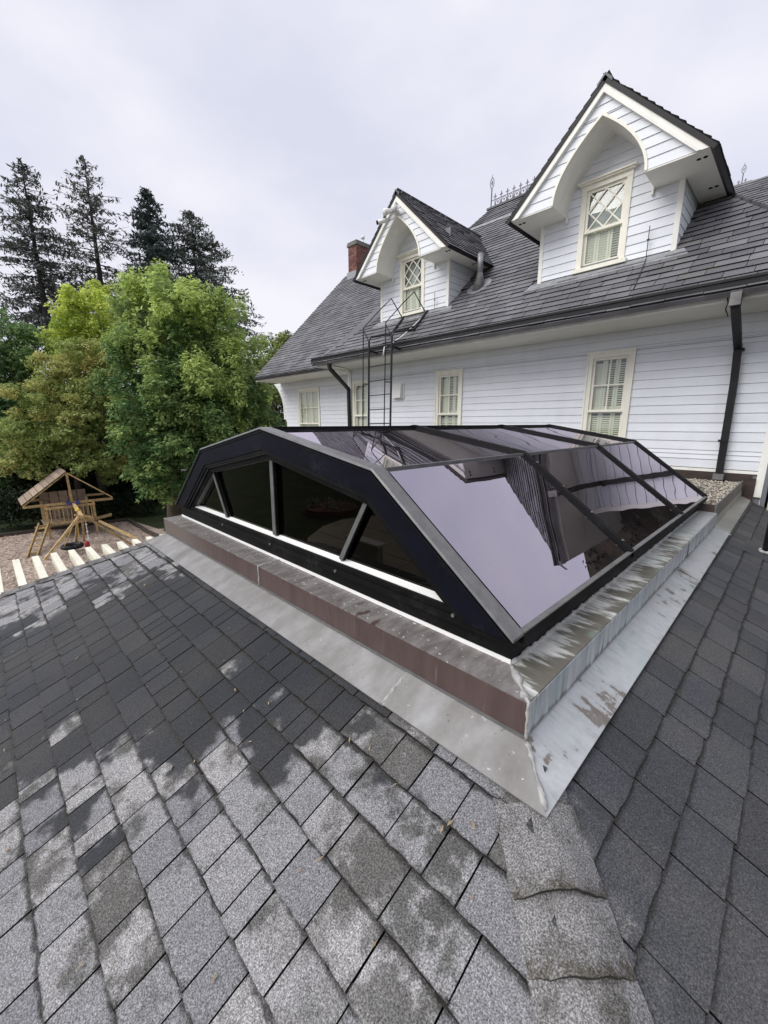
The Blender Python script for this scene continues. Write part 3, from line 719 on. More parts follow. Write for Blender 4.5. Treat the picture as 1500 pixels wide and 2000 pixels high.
for (top, bot), w in ((mL, .036), (mC, .05), (mR, .036)):
    MB().bar((top[0], 1.285, top[1] + .02), (bot[0], 1.285, bot[1]), w * .8, .012, (0, 1, 0)).build('mullion', 'frame_black', sky_t)
    MB().bar((top[0] + .002, 1.2685, top[1] + .015), (bot[0] + .002, 1.2685, bot[1] + .004), w * .72, .006, (0, 1, 0)).build('mullion_cap', 'alu', sky_t)
    MB().tube([(bot[0], 1.236, -.762), (bot[0], 1.229, -.762)], .008, 8).build('bolt', 'alu', sky_t)
for x, z in ((-.865, -.745), (-.852, -.718), (-3.83, -.735), (-3.72, -.40)):
    MB().tube([(x, 1.243, z), (x, 1.205 if z > -.5 else 1.230, z)], .008, 8).build('bolt', 'alu', sky_t)
# roof panes: three bays, upper and lower pane on each side
YS = [1.285, 2.61, 4.02, YE]
for i in range(3):
    for s_ in range(4):
        (xa, za), (xb, zb) = prof[s_], prof[s_ + 1]
        dx, dz = xb - xa, zb - za; L = hypot(dx, dz); ux, uz = dx / L, dz / L; ga = .014
        p0 = (xa + ux * ga, za + uz * ga); p1 = (xb - ux * ga, zb - uz * ga); nx_, nz_ = -uz, ux
        MB().hexa([(p0[0] - nx_ * .008, YS[i] + .02, p0[1] - nz_ * .008), (p1[0] - nx_ * .008, YS[i] + .02, p1[1] - nz_ * .008), (p1[0] - nx_ * .008, YS[i + 1] - .02, p1[1] - nz_ * .008), (p0[0] - nx_ * .008, YS[i + 1] - .02, p0[1] - nz_ * .008)],
                  [(p0[0], YS[i] + .02, p0[1]), (p1[0], YS[i] + .02, p1[1]), (p1[0], YS[i + 1] - .02, p1[1]), (p0[0], YS[i + 1] - .02, p0[1])]).build('roof_pane', 'glass_roof', sky_t)
for y in (2.61, 4.02, YE):
    for s_ in range(4):
        (xa, za), (xb, zb) = prof[s_], prof[s_ + 1]
        MB().hexa([(xa, y - .026, za - .02), (xb, y - .026, zb - .02), (xb, y + .026, zb - .02), (xa, y + .026, za - .02)],
                  [(xa, y - .022, za + .022), (xb, y - .022, zb + .022), (xb, y + .022, zb + .022), (xa, y + .022, za + .022)]).build('rafter_bar', 'frame_black', sky_t)
MB().box(CX - .026, CX + .026, 1.286, YE, -.06, -.022).build('ridge_bar', 'frame_black', sky_t)
for s_, x in ((1, prof[3][0]), (-1, prof[1][0])):
    MB().bar((x, 1.29, -.207), (x, YE - .03, -.207), .022, .018).build('shoulder_bar', 'alu', sky_t)
for x, sgn in ((prof[4][0], 1), (prof[0][0], -1)):
    MB().box(min(x, x - sgn * .03), max(x, x - sgn * .03), 1.286, YE - .02, -.778, -.735).build('eave_bar', 'frame_black', sky_t)
    if sgn > 0: MB().box(x - .024, x + .003, 1.286, YE - .02, -.7345, -.7285).build('eave_trim', 'alu', sky_t)
    MB().box(min(x - sgn * .031, x - sgn * .06), max(x - sgn * .031, x - sgn * .06), 1.286, YE - .02, -.779, -.745).build('eave_bar', 'frame_black', sky_t)
MB().prism([(p[0], YE - .03, p[1] - .025) for p in prof] , (0, .03, 0)).build('end_panel', 'frame_black', sky_t)

for y in (2.61, 4.02):
    for s_ in (2, 3):
        (xa, za), (xb, zb) = prof[s_], prof[s_ + 1]
        for k in (.12, .38, .64, .9):
            p = Vector((xa + (xb - xa) * k, y, za + (zb - za) * k)); nn_ = Vector((-(zb - za), 0, xb - xa)).normalized()
            MB().tube([p + nn_ * .020, p + nn_ * .026], .008, 8).build('screw', 'alu', sky_t)
bead([(-.598, 1.30, -.744), (-.598, 2.6, -.744), (-.598, 4.0, -.744), (-.598, 5.1, -.744)], .004, 'sealant_bead', sky_t, 'rubber', n=5)
bead([(XRt + .003, YF, CT + .006), (XRt + .003, 2.4, CT + .006), (XRt + .003, 3.7, CT + .006), (XRt + .003, 5.0, CT + .006)], .009, 'sealant_bead', sky_t, 'sealant', .6, 5)
# vent pipe at the right edge of the picture
vp = thing('vent_pipe', 'black plastic vent pipe with flashing boot on the dark right slope', 'pipe', (-.055, 5.12, -1.2))
MB().tube([(-.055, 5.12, -1.24), (-.055, 5.12, -.55)], .055, 20).build('pipe', 'rubber', vp, smooth_=True)
MB().tube([(-.055, 5.12, -1.222), (-.055, 5.12, -1.20), (-.055, 5.12, -1.165)], [.105, .085, .058], 20).build('boot', 'rubber', vp, smooth_=True)
MB().hexa([(-.24, 4.85, zr(-.24) + .012), (.16, 4.85, zr(.16) + .012), (.16, 5.34, zr(.16) + .012), (-.24, 5.34, zr(-.24) + .012)], [(-.24, 4.85, zr(-.24) + .018), (.16, 4.85, zr(.16) + .018), (.16, 5.34, zr(.16) + .018), (-.24, 5.34, zr(-.24) + .018)]).build('base_flashing', 'asphalt_right', vp)
bead([(-.055 + .07 * cos(a / 3.), 5.12 + .07 * sin(a / 3.), -1.178) for a in range(8, 16)], .014, 'sealant', vp)

# ================================================================== HOUSE
house = thing('house', 'pale grey clapboard house with two gothic arched dormers and a dark shingled roof', 'house', (-5, 9, GZ))
YW = 7.68; LAP = .1325; Z0 = -.0016; EAVE = 1.444
def mp_y(yp):  return lambda u, v, n: (u, yp - n, v)
def mp_x(xp):  return lambda u, v, n: (xp + n, u, v)
def board(f, ul0, ur0, ul1, ur1, v0, v1, parent):
    g = min(.006, (v1 - v0) * .3); v0 += g
    MB().hexa([f(ul0, v0, 0), f(ur0, v0, 0), f(ur1, v1, 0), f(ul1, v1, 0)], [f(ul0, v0, .016), f(ur0, v0, .016), f(ur1, v1 + .004, .004), f(ul1, v1 + .004, .004)]).build('siding_board', 'siding', parent)
def siding(f, zlo, zhi, left, right, holes, parent, phase=Z0, skip=None):
    """lap boards between left(z) and right(z), interrupted by holes [(u0,u1,v0,v1)]"""
    k = math.floor((zlo - phase) / LAP)
    while phase + k * LAP < zhi - .01:
        v0 = max(phase + k * LAP, zlo); v1 = min(phase + (k + 1) * LAP, zhi); k += 1
        if v1 - v0 < .02: continue
        cut = sorted({v0, v1, *[q for h in holes for q in h[2:4] if v0 + .012 < q < v1 - .012]})
        if len(cut) > 2: todo = [(cut[i], cut[i + 1], i == 0) for i in range(len(cut) - 1)]
        else: todo = [(v0, v1, True)]
        for v0, v1, low in todo: siding_row(f, v0, v1, left, right, holes, parent)
def siding_row(f, v0, v1, left, right, holes, parent):
        segs = [((left(v0), left(v1)), (right(v0), right(v1)))]
        for (a, b_, c, d) in holes:
            if v1 <= c + .004 or v0 >= d - .004: continue
            new = []
            for (l0, l1), (r0, r1) in segs:
                aa = a if not callable(a) else None
                A0, A1 = (a, a) if aa is not None else (a(v0), a(v1)); B0, B1 = (b_, b_) if not callable(b_) else (b_(v0), b_(v1))
                if A0 <= l0 and B0 >= r0: continue
                if B0 <= l0 or A0 >= r0: new.append(((l0, l1), (r0, r1))); continue
                if A0 > l0: new.append(((l0, l1), (A0, A1)))
                if B0 < r0: new.append(((B0, B1), (r0, r1)))
            segs = new
        for (l0, l1), (r0, r1) in segs:
            if not (r0 - l0 > .02 or r1 - l1 > .02): continue
            while abs(l0 - l1) < .01 and min(r0, r1) - l0 > 4.2:
                c = l0 + random.uniform(2.2, 3.9)
                board(f, l0, c - .002, l1, c - .002, v0, v1, parent); l0 = l1 = c
            board(f, l0, max(r0, l0 + .002), min(l1, r1), r1, v0, v1, parent)

wins = [(-2.79, -2.072, -.46, 1.155), (-6.095, -5.362, -.46, 1.132), (-9.05, -8.352, -.46, 1.13)]
wall = MB()
def backing(x0, x1, y, z0, z1, holes):
    zs = sorted({z0, z1, *[h[2] for h in holes], *[h[3] for h in holes]}); m_ = MB()
    hs = sorted(holes)
    x = x0
    for h in hs:
        m_.box(x, h[0] + .05, y, y + .02, z0, z1); m_.box(h[0] + .05, h[1] - .05, y, y + .02, z0, h[2] + .05); m_.box(h[0] + .05, h[1] - .05, y, y + .02, h[3] - .05, z1); x = h[1] - .05
    m_.box(x, x1, y, y + .02, z0, z1); return m_
wall = backing(-9.23, -.30, YW + .002, -1.4, EAVE, wins).build('wall', 'backing', house)
siding(mp_y(YW), -.66, EAVE, lambda z: -9.17, lambda z: -.365, wins, wall)
MB().box(-9.2, -.30, YW - .022, YW, -.705, -.664).build('base_trim', 'white', wall)
MB().box(-9.2, -.42, YW - .03, YW + .0, -1.1, -.707).build('base_flashing', 'brown_metal', wall)
MB().box(-.47, -.37, YW - .055, YW - .031, -1.07, -.76).build('base_flashing', 'brown_metal', wall)
MB().box(-9.24, -9.17, YW - .024, YW + .02, -1.2, EAVE).build('corner_board', 'white', wall)
MB().box(-9.24, -9.215, YW + .021, 9.2, -1.2, EAVE).build('return_wall', 'siding', wall)
MB().box(-.365, -.285, YW - .028, YW + .02, -1.02, EAVE).build('corner_board', 'white', wall)
MB().box(-.31, -.286, YW + .021, 9.4, -1.6, EAVE).build('return_wall', 'siding', wall)
MB().box(.342, .358, 6.735, 14.2, EAVE - .012, EAVE + .15).build('fascia', 'white', house)
MB().box(-.284, .34, YW + .0, 14.2, EAVE, EAVE + .02).build('soffit', 'soffit', house)
MB().box(-.20, .5, YW - .17, YW - .011, -1.6, -.80).build('corner_pier', 'stucco', wall)
MB().box(-.21, .5, YW - .185, YW - .011, -.797, -.775).build('pier_cap', 'white', wall)
MB().box(-14.5, -.31, 9.4, 15.5, GZ, 1.3).build('rear_body', 'siding', house)
MB().box(-13.8, -9.3, 8.6, 9.39, GZ, 1.3).build('rear_body', 'backing', house)
MB().box(-9.1, -.5, YW + .6, 9.39, GZ, 1.3).build('rear_body', 'backing', house)

def shutter(x0, x1, y, z0, z1, parent, tilt=.6):
    m_ = MB(); st = .035
    m_.box(x0, x0 + st, y, y + .022, z0, z1); m_.box(x1 - st, x1, y, y + .022, z0, z1); m_.box(x0 + st, x1 - st, y, y + .022, z0, z0 + .05); m_.box(x0 + st, x1 - st, y, y + .022, z1 - .04, z1)
    n = int((z1 - z0 - .1) / .036)
    for i in range(n):
        z = z0 + .055 + i * .036; h = .02 * tilt; 
        m_.hexa([(x0 + st, y + .001, z - h), (x1 - st, y + .001, z - h), (x1 - st, y + .021, z + h), (x0 + st, y + .021, z + h)],
                [(x0 + st, y + .001, z - h + .006), (x1 - st, y + .001, z - h + .006), (x1 - st, y + .021, z + h + .006), (x0 + st, y + .021, z + h + .006)])
    m_.build('shutter', 'shutter', parent)
def sash_window(x0, x1, z0, z1, yw, zmeet, cols, rows_, parent, inside='shutters', crown=False):
    cs = .085; yo = yw - .03
    fm = MB()
    fm.box(x0, x0 + cs, yo, yw + .06, z0, z1); fm.box(x1 - cs, x1, yo, yw + .06, z0, z1); fm.box(x0 + cs, x1 - cs, yo, yw + .06, z1 - cs, z1)
    fm.box(x0 - .012, x1 + .012, yo - .012, yo - .001, z1 - .02, z1 + .012)
    fm.box(x0 - .006, x0 + .02, yo - .012, yo - .001, z0, z1 - .021); fm.box(x1 - .02, x1 + .006, yo - .012, yo - .001, z0, z1 - .021)
    fm.box(x0 - .03, x1 + .03, yo - .045, yw + .06, z0 - .055, z0 - .002)
    w = fm.build('window', 'cream', parent)
    a, b_ = x0 + cs, x1 - cs; ss = .042
    us = MB(); y0, y1 = yw + .001, yw + .03
    us.box(a, a + ss, y0, y1, zmeet, z1 - cs); us.box(b_ - ss, b_, y0, y1, zmeet, z1 - cs); us.box(a + ss, b_ - ss, y0, y1, z1 - cs - ss, z1 - cs); us.box(a, b_, y0 - .012, y1, zmeet - .035, zmeet + .0)
    us.box(a - .02, b_ + .01, y0 - .03, y0 - .012, zmeet - .04, zmeet - .012)
    us.build('upper_sash', 'cream', w)
    ls = MB(); y2, y3 = yw + .033, yw + .06
    ls.box(a, a + ss, y2, y3, z0, zmeet - .035); ls.box(b_ - ss, b_, y2, y3, z0, zmeet - .035); ls.box(a + ss, b_ - ss, y2, y3, z0, z0 + .07)
    ls.build('lower_sash', 'cream', w)
    gx0, gx1 = a + ss, b_ - ss; gz0, gz1 = zmeet, z1 - cs - ss
    for c in range(1, cols):
        x = gx0 + (gx1 - gx0) * c / cols; MB().box(x - .011, x + .011, y0 + .003, y1 - .003, gz0, gz1).build('muntin', 'cream', w)
    for r in range(1, rows_):
        z = gz0 + (gz1 - gz0) * r / rows_; MB().box(gx0, gx1, y0 + .005, y1 - .005, z - .011, z + .011).build('muntin', 'cream', w)
    for c in range(cols):
        for r in range(rows_):
            xa, xb = gx0 + (gx1 - gx0) * c / cols, gx0 + (gx1 - gx0) * (c + 1) / cols; za, zb = gz0 + (gz1 - gz0) * r / rows_, gz0 + (gz1 - gz0) * (r + 1) / rows_
            MB().box(xa + .004, xb - .004, yw + .014, yw + .018, za + .004, zb - .004).build('pane', 'pane', w)
    MB().box(gx0, gx1, yw + .044, yw + .048, z0 + .05, zmeet - .04).build('pane', 'pane', w)
    if inside == 'shutters':
        wd_ = (b_ - a + .04) / 3
        for c in range(3): shutter(a - .02 + c * wd_ + .002, a - .02 + (c + 1) * wd_ - .002, yw + .066, z0 + .01, zmeet - .02, w, .55)
        for c in range(3): shutter(a - .02 + c * wd_ + .002, a - .02 + (c + 1) * wd_ - .002, yw + .066, zmeet, z1 - cs, w, 1.0 if c == 0 else .38)
    elif inside == 'shade':
        MB().box(a - .02, b_ + .02, yw + .065, yw + .07, z0, z1 - .02).build('roller_shade', 'shade', w)
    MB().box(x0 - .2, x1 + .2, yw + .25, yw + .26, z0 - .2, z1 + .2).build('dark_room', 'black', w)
    return w
for i, (x0, x1, z0, z1) in enumerate(wins): sash_window(x0, x1, z0, z1, YW, .22, 2, 2, house)

# eaves of the main block
MB().box(-9.36, 0.36, 6.735, YW - .018, EAVE, EAVE + .02).build('soffit', 'soffit', house)
MB().box(-9.36, 0.36, 6.715, 6.733, EAVE - .012, EAVE + .045).build('fascia', 'white', house)
MB().box(-9.36, 0.36, 6.705, 6.733, EAVE + .048, EAVE + .17).build('fascia', 'white', house)
MB().box(-9.36, -9.342, 6.735, 7.9, EAVE - .012, EAVE + .15).build('fascia', 'white', house)
gm = MB()
for (ya, za, yb, zb2) in ((6.625, 1.558, 6.70, 1.570), (6.605, 1.572, 6.622, 1.63), (6.59, 1.632, 6.625, 1.662)):
    gm.box(-9.46, .42, ya, yb, za, zb2)
gm.box(-9.46, .42, 6.635, 6.69, 1.561, 1.60); gm.box(-9.475, -9.461, 6.60, 6.70, 1.545, 1.662)
gm.build('gutter', 'gutter', house)

def rect_pipe(pts, w, d, parent, name, mat='gutter'):
    m_ = MB()
    for i in range(len(pts) - 1):
        a, b_ = Vector(pts[i]), Vector(pts[i + 1]); e_ = (b_ - a).normalized() * .02
        m_.bar(a - (e_ if i else e_ * 0), b_ + e_, w, d, (0, 1, 0) if abs((b_ - a).normalized().z) > .9 else (0, 0, 1))
    return m_.build(name, mat, parent)
dp = rect_pipe([(-.805, 6.64, 1.56), (-.805, 6.68, 1.36), (-.81, 7.585, 1.0), (-.79, 7.60, .55), (-.775, 7.60, -.72)], .085, .07, house, 'downspout')
MB().box(-.86, -.755, 6.59, 6.70, 1.36, 1.545).build('outlet', 'galv', dp)
for z in (.98, -.25): MB().box(-.85, -.74, 7.555, 7.665, z - .015, z + .015).build('strap', 'gutter', dp)
MB().box(-.835, -.715, 7.50, 7.648, -.80, -.72).build('shoe', 'galv', dp)
dp2 = rect_pipe([(-8.76, 6.64, 1.56), (-8.75, 6.66, 1.36), (-9.12, 7.58, .92), (-9.12, 7.60, -.8)], .085, .07, house, 'downspout')
rect_pipe([(-9.16, 8.1, 1.35), (-9.16, 8.2, 1.1), (-9.16, 8.3, .8)], .08, .07, house, 'downspout')

# main roof
MM = .9; mm = sqrt(1 + MM * MM)
def zm(y): return 2.44 + MM * (y - 7.6)
def poly_rows(poly, exp):
    """poly in (u,v): list rows (v, u0, u1) clipped to the polygon (convex enough)"""
    vs = [p[1] for p in poly]; v = min(vs) + .001; out = []
    while v < max(vs):
        vm = min(v + exp * .5, max(vs) - 1e-4); xs = []
        for i in range(len(poly)):
            (a, b_), (c, d) = poly[i], poly[(i + 1) % len(poly)]
            if (b_ - vm) * (d - vm) < 0: xs.append(a + (c - a) * (vm - b_) / (d - b_))
        xs.sort()
        for i in range(0, len(xs) - 1, 2): out.append((v, xs[i], xs[i + 1]))
        v += exp
    return out
def shingle_field(parent, org, u, v, poly, exp, widths, nparts, cuts=(), th=.020, mat='slate'):
    u, v = Vector(u), Vector(v); nrm = u.cross(v); org = Vector(org); cand = []
    for vo, u0, u1 in poly_rows(poly, exp):
        x = u0 - random.uniform(0, .25)
        while x < u1:
            w = random.choice(widths); a, b_ = max(x, u0), min(x + w, u1); x += w
            if b_ - a < .03: continue
            mid = org + u * ((a + b_) / 2) + v * (vo + exp / 2)
            if any(c(mid) for c in cuts): continue
            cand.append((mid.length if PVIS(mid) else 1e3 + mid.length, a, b_, vo))
    cand.sort(); rest = MB(); rest.mat2 = MT['slate_butt_shade']
    for i, (d, a, b_, vo) in enumerate(cand):
        l = exp * 1.25; j = random.uniform(-.006, .006); t_ = th * random.uniform(.8, 1.25); w = b_ - a - .007
        vs = [(0, j, 0), (w, j, 0), (w, j, t_), (0, j, t_), (0, l, .002), (w, l, .002)]
        fs = [(0, 1, 2, 3), (3, 2, 5, 4), (0, 3, 4), (1, 5, 2)]
        p = org + u * a + v * vo
        mw = Matrix(((u.x, v.x, nrm.x, p.x), (u.y, v.y, nrm.y, p.y), (u.z, v.z, nrm.z, p.z), (0, 0, 0, 1)))
        if i < nparts and d < 1e3:
            key = ('slate', round(w, 3), round(t_, 3), mat)
            if key not in TABS:
                sm = MB().add(vs, fs); sm.mi = [1, 0, 1, 1]; sm.mat2 = MT['slate_butt_shade']; TABS[key] = sm.mesh('shingle', MT[mat])
            link('shingle', TABS[key], parent, mw=mw)
        else: rest.add([mw @ Vector(q) for q in vs], fs); rest.mi += [1, 0, 1, 1]
    if rest.v: rest.build('shingles', mat, parent, kind='stuff')

RP = [(-9.45, 6.585), (3.0, 6.585), (.62, 6.585), (-1.38, 8.68), (-1.6, 9.6), (-3.2, 11.65), (-7.42, 11.65), (-7.70, 10.9), (-8.2, 7.85)]
RP = [(-9.45, 6.585), (.39, 6.585), (-1.38, 8.68), (-3.2, 11.65), (-7.42, 11.65), (-7.70, 10.9), (-8.2, 7.85)]
roof = MB().prism([(x, y, zm(y) - .012) for x, y in RP], (0, .04, -.05)).build('roof', 'slate', house)
DC = [(-2.74, 1.02), (-6.79, 1.02)]                        # dormer centre x, half width
def in_dormer(p):
    for c, h in DC:
        dx = abs(p.x - c - .035)
        if p.y > 7.64 and abs(p.x - c) < h - .03 and p.z < 4.66 - dx: return True
        if 3.42 < p.z < 4.64 - dx: return True
    return False
shingle_field(roof, (0, 6.585, zm(6.585)), (1, 0, 0), (0, 1 / mm, MM / mm), [(x, (y - 6.585) * mm) for x, y in RP], .150, (.22, .26, .3, .34, .4), 295, [in_dormer])
# hip caps at the west hip and the ridge
hcap = MB()
for i in range(9):
    p = Vector((-9.42 + i * .16, 6.615 + i * .16, zm(6.615 + i * .16) + .01)); d = Vector((1, 1, MM)).normalized(); q = p + d * .34
    sd_ = Vector((.7, -.7, 0)) * .10
    hcap.add([p - sd_ * .3 + Vector((0, 0, .02)), p + sd_ + Vector((0, 0, -.045)), q + sd_ + Vector((0, 0, -.055)), q - sd_ * .3 + Vector((0, 0, .008)), p - sd_ * .3 + Vector((0, 0, -.1)), q - sd_ * .3 + Vector((0, 0, -.1))],
             [(0, 1, 2, 3), (0, 3, 5, 4)])
hcap.build('hip_caps', 'slate', roof)
hm = MB(); hm.add([(-9.45, 6.585, zm(6.585) - .02), (-8.2, 7.85, zm(7.85) - .02), (-7.7, 10.9, zm(10.9) - .02), (-7.42, 11.65, zm(11.65) - .02), (-9.5, 11.65, 2.2), (-9.5, 8.2, 1.5)], [(5, 4, 3, 2, 1, 0)])
hm.build('hip_return', 'slate', roof)
MB().add([(-7.42, 11.65, zm(11.65)), (-3.2, 11.65, zm(11.65)), (-3.2, 15, 2.6), (-7.42, 15, 2.6)], [(0, 1, 2, 3)]).build('rear_slope', 'slate', roof)
MB().bar((-7.5, 11.65, zm(11.65) + .0), (-3.2, 11.65, zm(11.65) + .0), .16, .05).build('ridge_cap', 'slate', roof)
MB().hexa([(-7.45, 10.72, zm(10.72) + .012), (-4.2, 10.72, zm(10.72) + .012), (-4.2, 10.80, zm(10.80) + .012), (-7.45, 10.80, zm(10.80) + .012)], [(-7.45, 10.72, zm(10.72) + .05), (-4.2, 10.72, zm(10.72) + .05), (-4.2, 10.80, zm(10.80) + .04), (-7.45, 10.80, zm(10.80) + .04)]).build('break_flashing', 'lead', roof)
# the right end of the main roof is a hip; beyond it rises a farther roof of the house
V1, V3 = Vector((-1.38, 8.68, 3.42)), Vector((.39, 6.585, 1.527))
MB().add([V1 + Vector((0, 0, -.03)), V3 + Vector((0, 0, -.03)), (.39, 14.0, 1.5), (-2.4, 14.0, 3.4), (-3.2, 11.65, zm(11.65) - .03)], [(0, 1, 2), (0, 2, 3), (0, 3, 4)]).build('hip_return', 'slate', roof)
hv = (V3 - V1); hn = Vector((-.55, -.5, .67)).normalized(); hx = Vector((.55, .47, 0)).normalized(); hc2 = MB()
for i in range(15):
    p = V1 + hv * (i / 15.) + Vector((0, 0, .012)); q = p + hv * .085; li = Vector((0, 0, .022 if i % 2 else .014))
    hc2.add([p + li - hx * .02, q + li * 1.7 - hx * .02, q + li * 1.7 + hx * .09 + Vector((0, 0, -.04)), p + li + hx * .09 + Vector((0, 0, -.04)), q - hx * .02 - Vector((0, 0, .03)), q + hx * .09 - Vector((0, 0, .07)), p - hx * .02 - Vector((0, 0, .03))], [(0, 1, 2, 3), (1, 4, 5, 2), (0, 6, 4, 1)])
hc2.build('hip_caps', 'slate', roof)
T1 = at(1398, 379, 22.5); hd_ = Vector((1, 0, 0)); hl_ = 3.7; T2 = T1 + hd_ * hl_
vup = Vector((0, 1, .9)).normalized(); fn = hd_.cross(vup); uu_ = hd_
low = T1 - vup * 4.2
fpoly = [((p - low).dot(uu_), (p - low).dot(vup)) for p in (low, low + hd_ * hl_, T2, T1)]
facet = MB().prism([low - fn * .015, low + hd_ * hl_ - fn * .015, T2 - fn * .015, T1 - fn * .015], -fn * .06).build('side_roof', 'slate', house)
shingle_field(facet, low, uu_, vup, fpoly, .19, (.3, .36, .42, .5), 0, th=.03)

# ---- wing at the far left
YWW = 8.4; WM = .95; wm = sqrt(1 + WM * WM)
def zw(y): return 1.56 + WM * (y - 7.30)
wwin = (-12.93, -11.62, -.30, 1.165)
curve = [(-13.72, -1.2), (-13.72, .12), (-13.90, .13), (-13.90, .38), (-13.92, .62), (-13.99, .85), (-14.1, 1.06), (-14.25, 1.24), (-14.45, 1.40), (-14.52, EAVE)]
def wl(z):
    for i in range(len(curve) - 1):
        (a, b_), (c, d) = curve[i], curve[i + 1]
        if b_ <= z <= d and d > b_: return a + (c - a) * (z - b_) / (d - b_)
    return curve[-1][0]
wing = backing(-13.70, -9.2, YWW + .002, -1.3, EAVE, [wwin]).build('wing_wall', 'backing', house)
siding(mp_y(YWW), -.8, EAVE, lambda z: wl(z) + .03, lambda z: -9.25, [wwin], wing)
for i in range(1, len(curve) - 1):
    (a, b_), (c, d) = curve[i], curve[i + 1]
    MB().hexa([(a - .03, YWW - .02, b_), (a + .035, YWW - .02, b_), (c + .035, YWW - .02, d), (c - .03, YWW - .02, d)], [(a - .03, 9.0, b_), (a + .035, 9.0, b_), (c + .035, 9.0, d), (c - .03, 9.0, d)]).build('curved_bracket', 'white', wing)
MB().box(-13.745, -13.69, YWW - .02, YWW + .3, -1.2, .118).build('corner_board', 'white', wing)
sash_window(*wwin, YWW, .0, 3, 2, house, 'shade')
MB().box(-14.1, -9.3, 7.405, YWW - .018, EAVE, EAVE + .02).build('soffit', 'soffit', house)
MB().box(-13.98, -9.3, 7.38, 7.40, EAVE - .012, EAVE + .09).build('fascia', 'white', house)
MB().box(-14.0, -9.3, 7.275, 7.378, EAVE + .05, EAVE + .14).build('gutter', 'gutter', house)
WP = [(-14.0, 7.27), (-8.3, 7.27), (-7.6, 10.9), (-7.6, 11.9), (-14.45, 11.9)]
wroof = MB().prism([(x, y, zw(y) - .012) for x, y in WP], (0, .04, -.05)).build('wing_roof', 'slate', house)
def under_main(p): return p.x > -9.45 + max(0, (p.y - 6.585)) * .98 + .5
shingle_field(wroof, (0, 7.27, zw(7.27)), (1, 0, 0), (0, 1 / wm, WM / wm), [(x, (y - 7.27) * wm) for x, y in WP], .150, (.3, .36, .42), 0, [under_main])
MB().add([(-14.45, 11.9, zw(11.9)), (-7.6, 11.9, zw(11.9)), (-7.6, 15.5, 2.3), (-14.45, 15.5, 2.3)], [(0, 1, 2, 3)]).build('rear_slope', 'slate', wroof)
MB().add([(-14.0, 7.4, 1.5), (-14.3, 11.9, zw(11.9) - .1), (-14.2, 15.4, 2.2)], [(0, 1, 2)]).build('gable_wall', 'siding', wroof)

# ---- chimney
CHX0, CHX1, CHY0, CHY1 = -13.90, -13.40, 11.66, 12.5
chim = MB().box(CHX0 + .012, CHX1 - .012, CHY0 + .012, CHY1 - .012, 5.0, 6.83).build('chimney', 'mortar', house)
bh, bl = .076, .215; k = 0; z = 5.3
while z < 6.80:
    off = 0 if k % 2 else bl / 2
    def course(lo, hi, fn):
        x = lo - off
        while x < hi:
            a, b_ = max(x, lo), min(x + bl - .012, hi)
            if b_ - a > .03: fn(a, b_)
            x += bl
    pr = random.uniform(0, .004)
    course(CHX0, CHX1, lambda a, b_: MB().box(a, b_, CHY0 - random.uniform(0, .006), CHY0 + .0119, z, z + bh - .012).build('brick', 'brick', chim))
    course(CHY0 + .013, CHY1, lambda a, b_: MB().box(CHX1 - .0119, CHX1 + random.uniform(0, .006), a, b_, z, z + bh - .012).build('brick', 'brick', chim))
    z += bh; k += 1
MB().box(CHX0 - .04, CHX1 + .04, CHY0 - .04, CHY1 + .04, 6.832, 6.93).build('chimney_cap', 'slate_cap', chim)
MB().box(CHX0 - .02, CHX1 + .02, CHY0 - .02, CHY1 + .02, 6.932, 6.99).build('chimney_cap', 'slate_cap', chim)
fp_ = MB(); fp_.tube([(-13.62, 12.2, 6.98), (-13.62, 12.2, 7.22)], .035, 10); fp_.tube([(-13.62, 12.2, 7.20), (-13.62, 12.2, 7.24), (-13.62, 12.2, 7.31), (-13.62, 12.2, 7.34)], [.05, .085, .08, .03], 10)
fp_.build('flue_pipe', 'plastic', chim, smooth_=True)
MB().box(CHX0 - .03, CHX1 + .02, CHY0 - .06, CHY0 - .03, 5.55, 5.9).build('chimney_flashing', 'lead', chim)

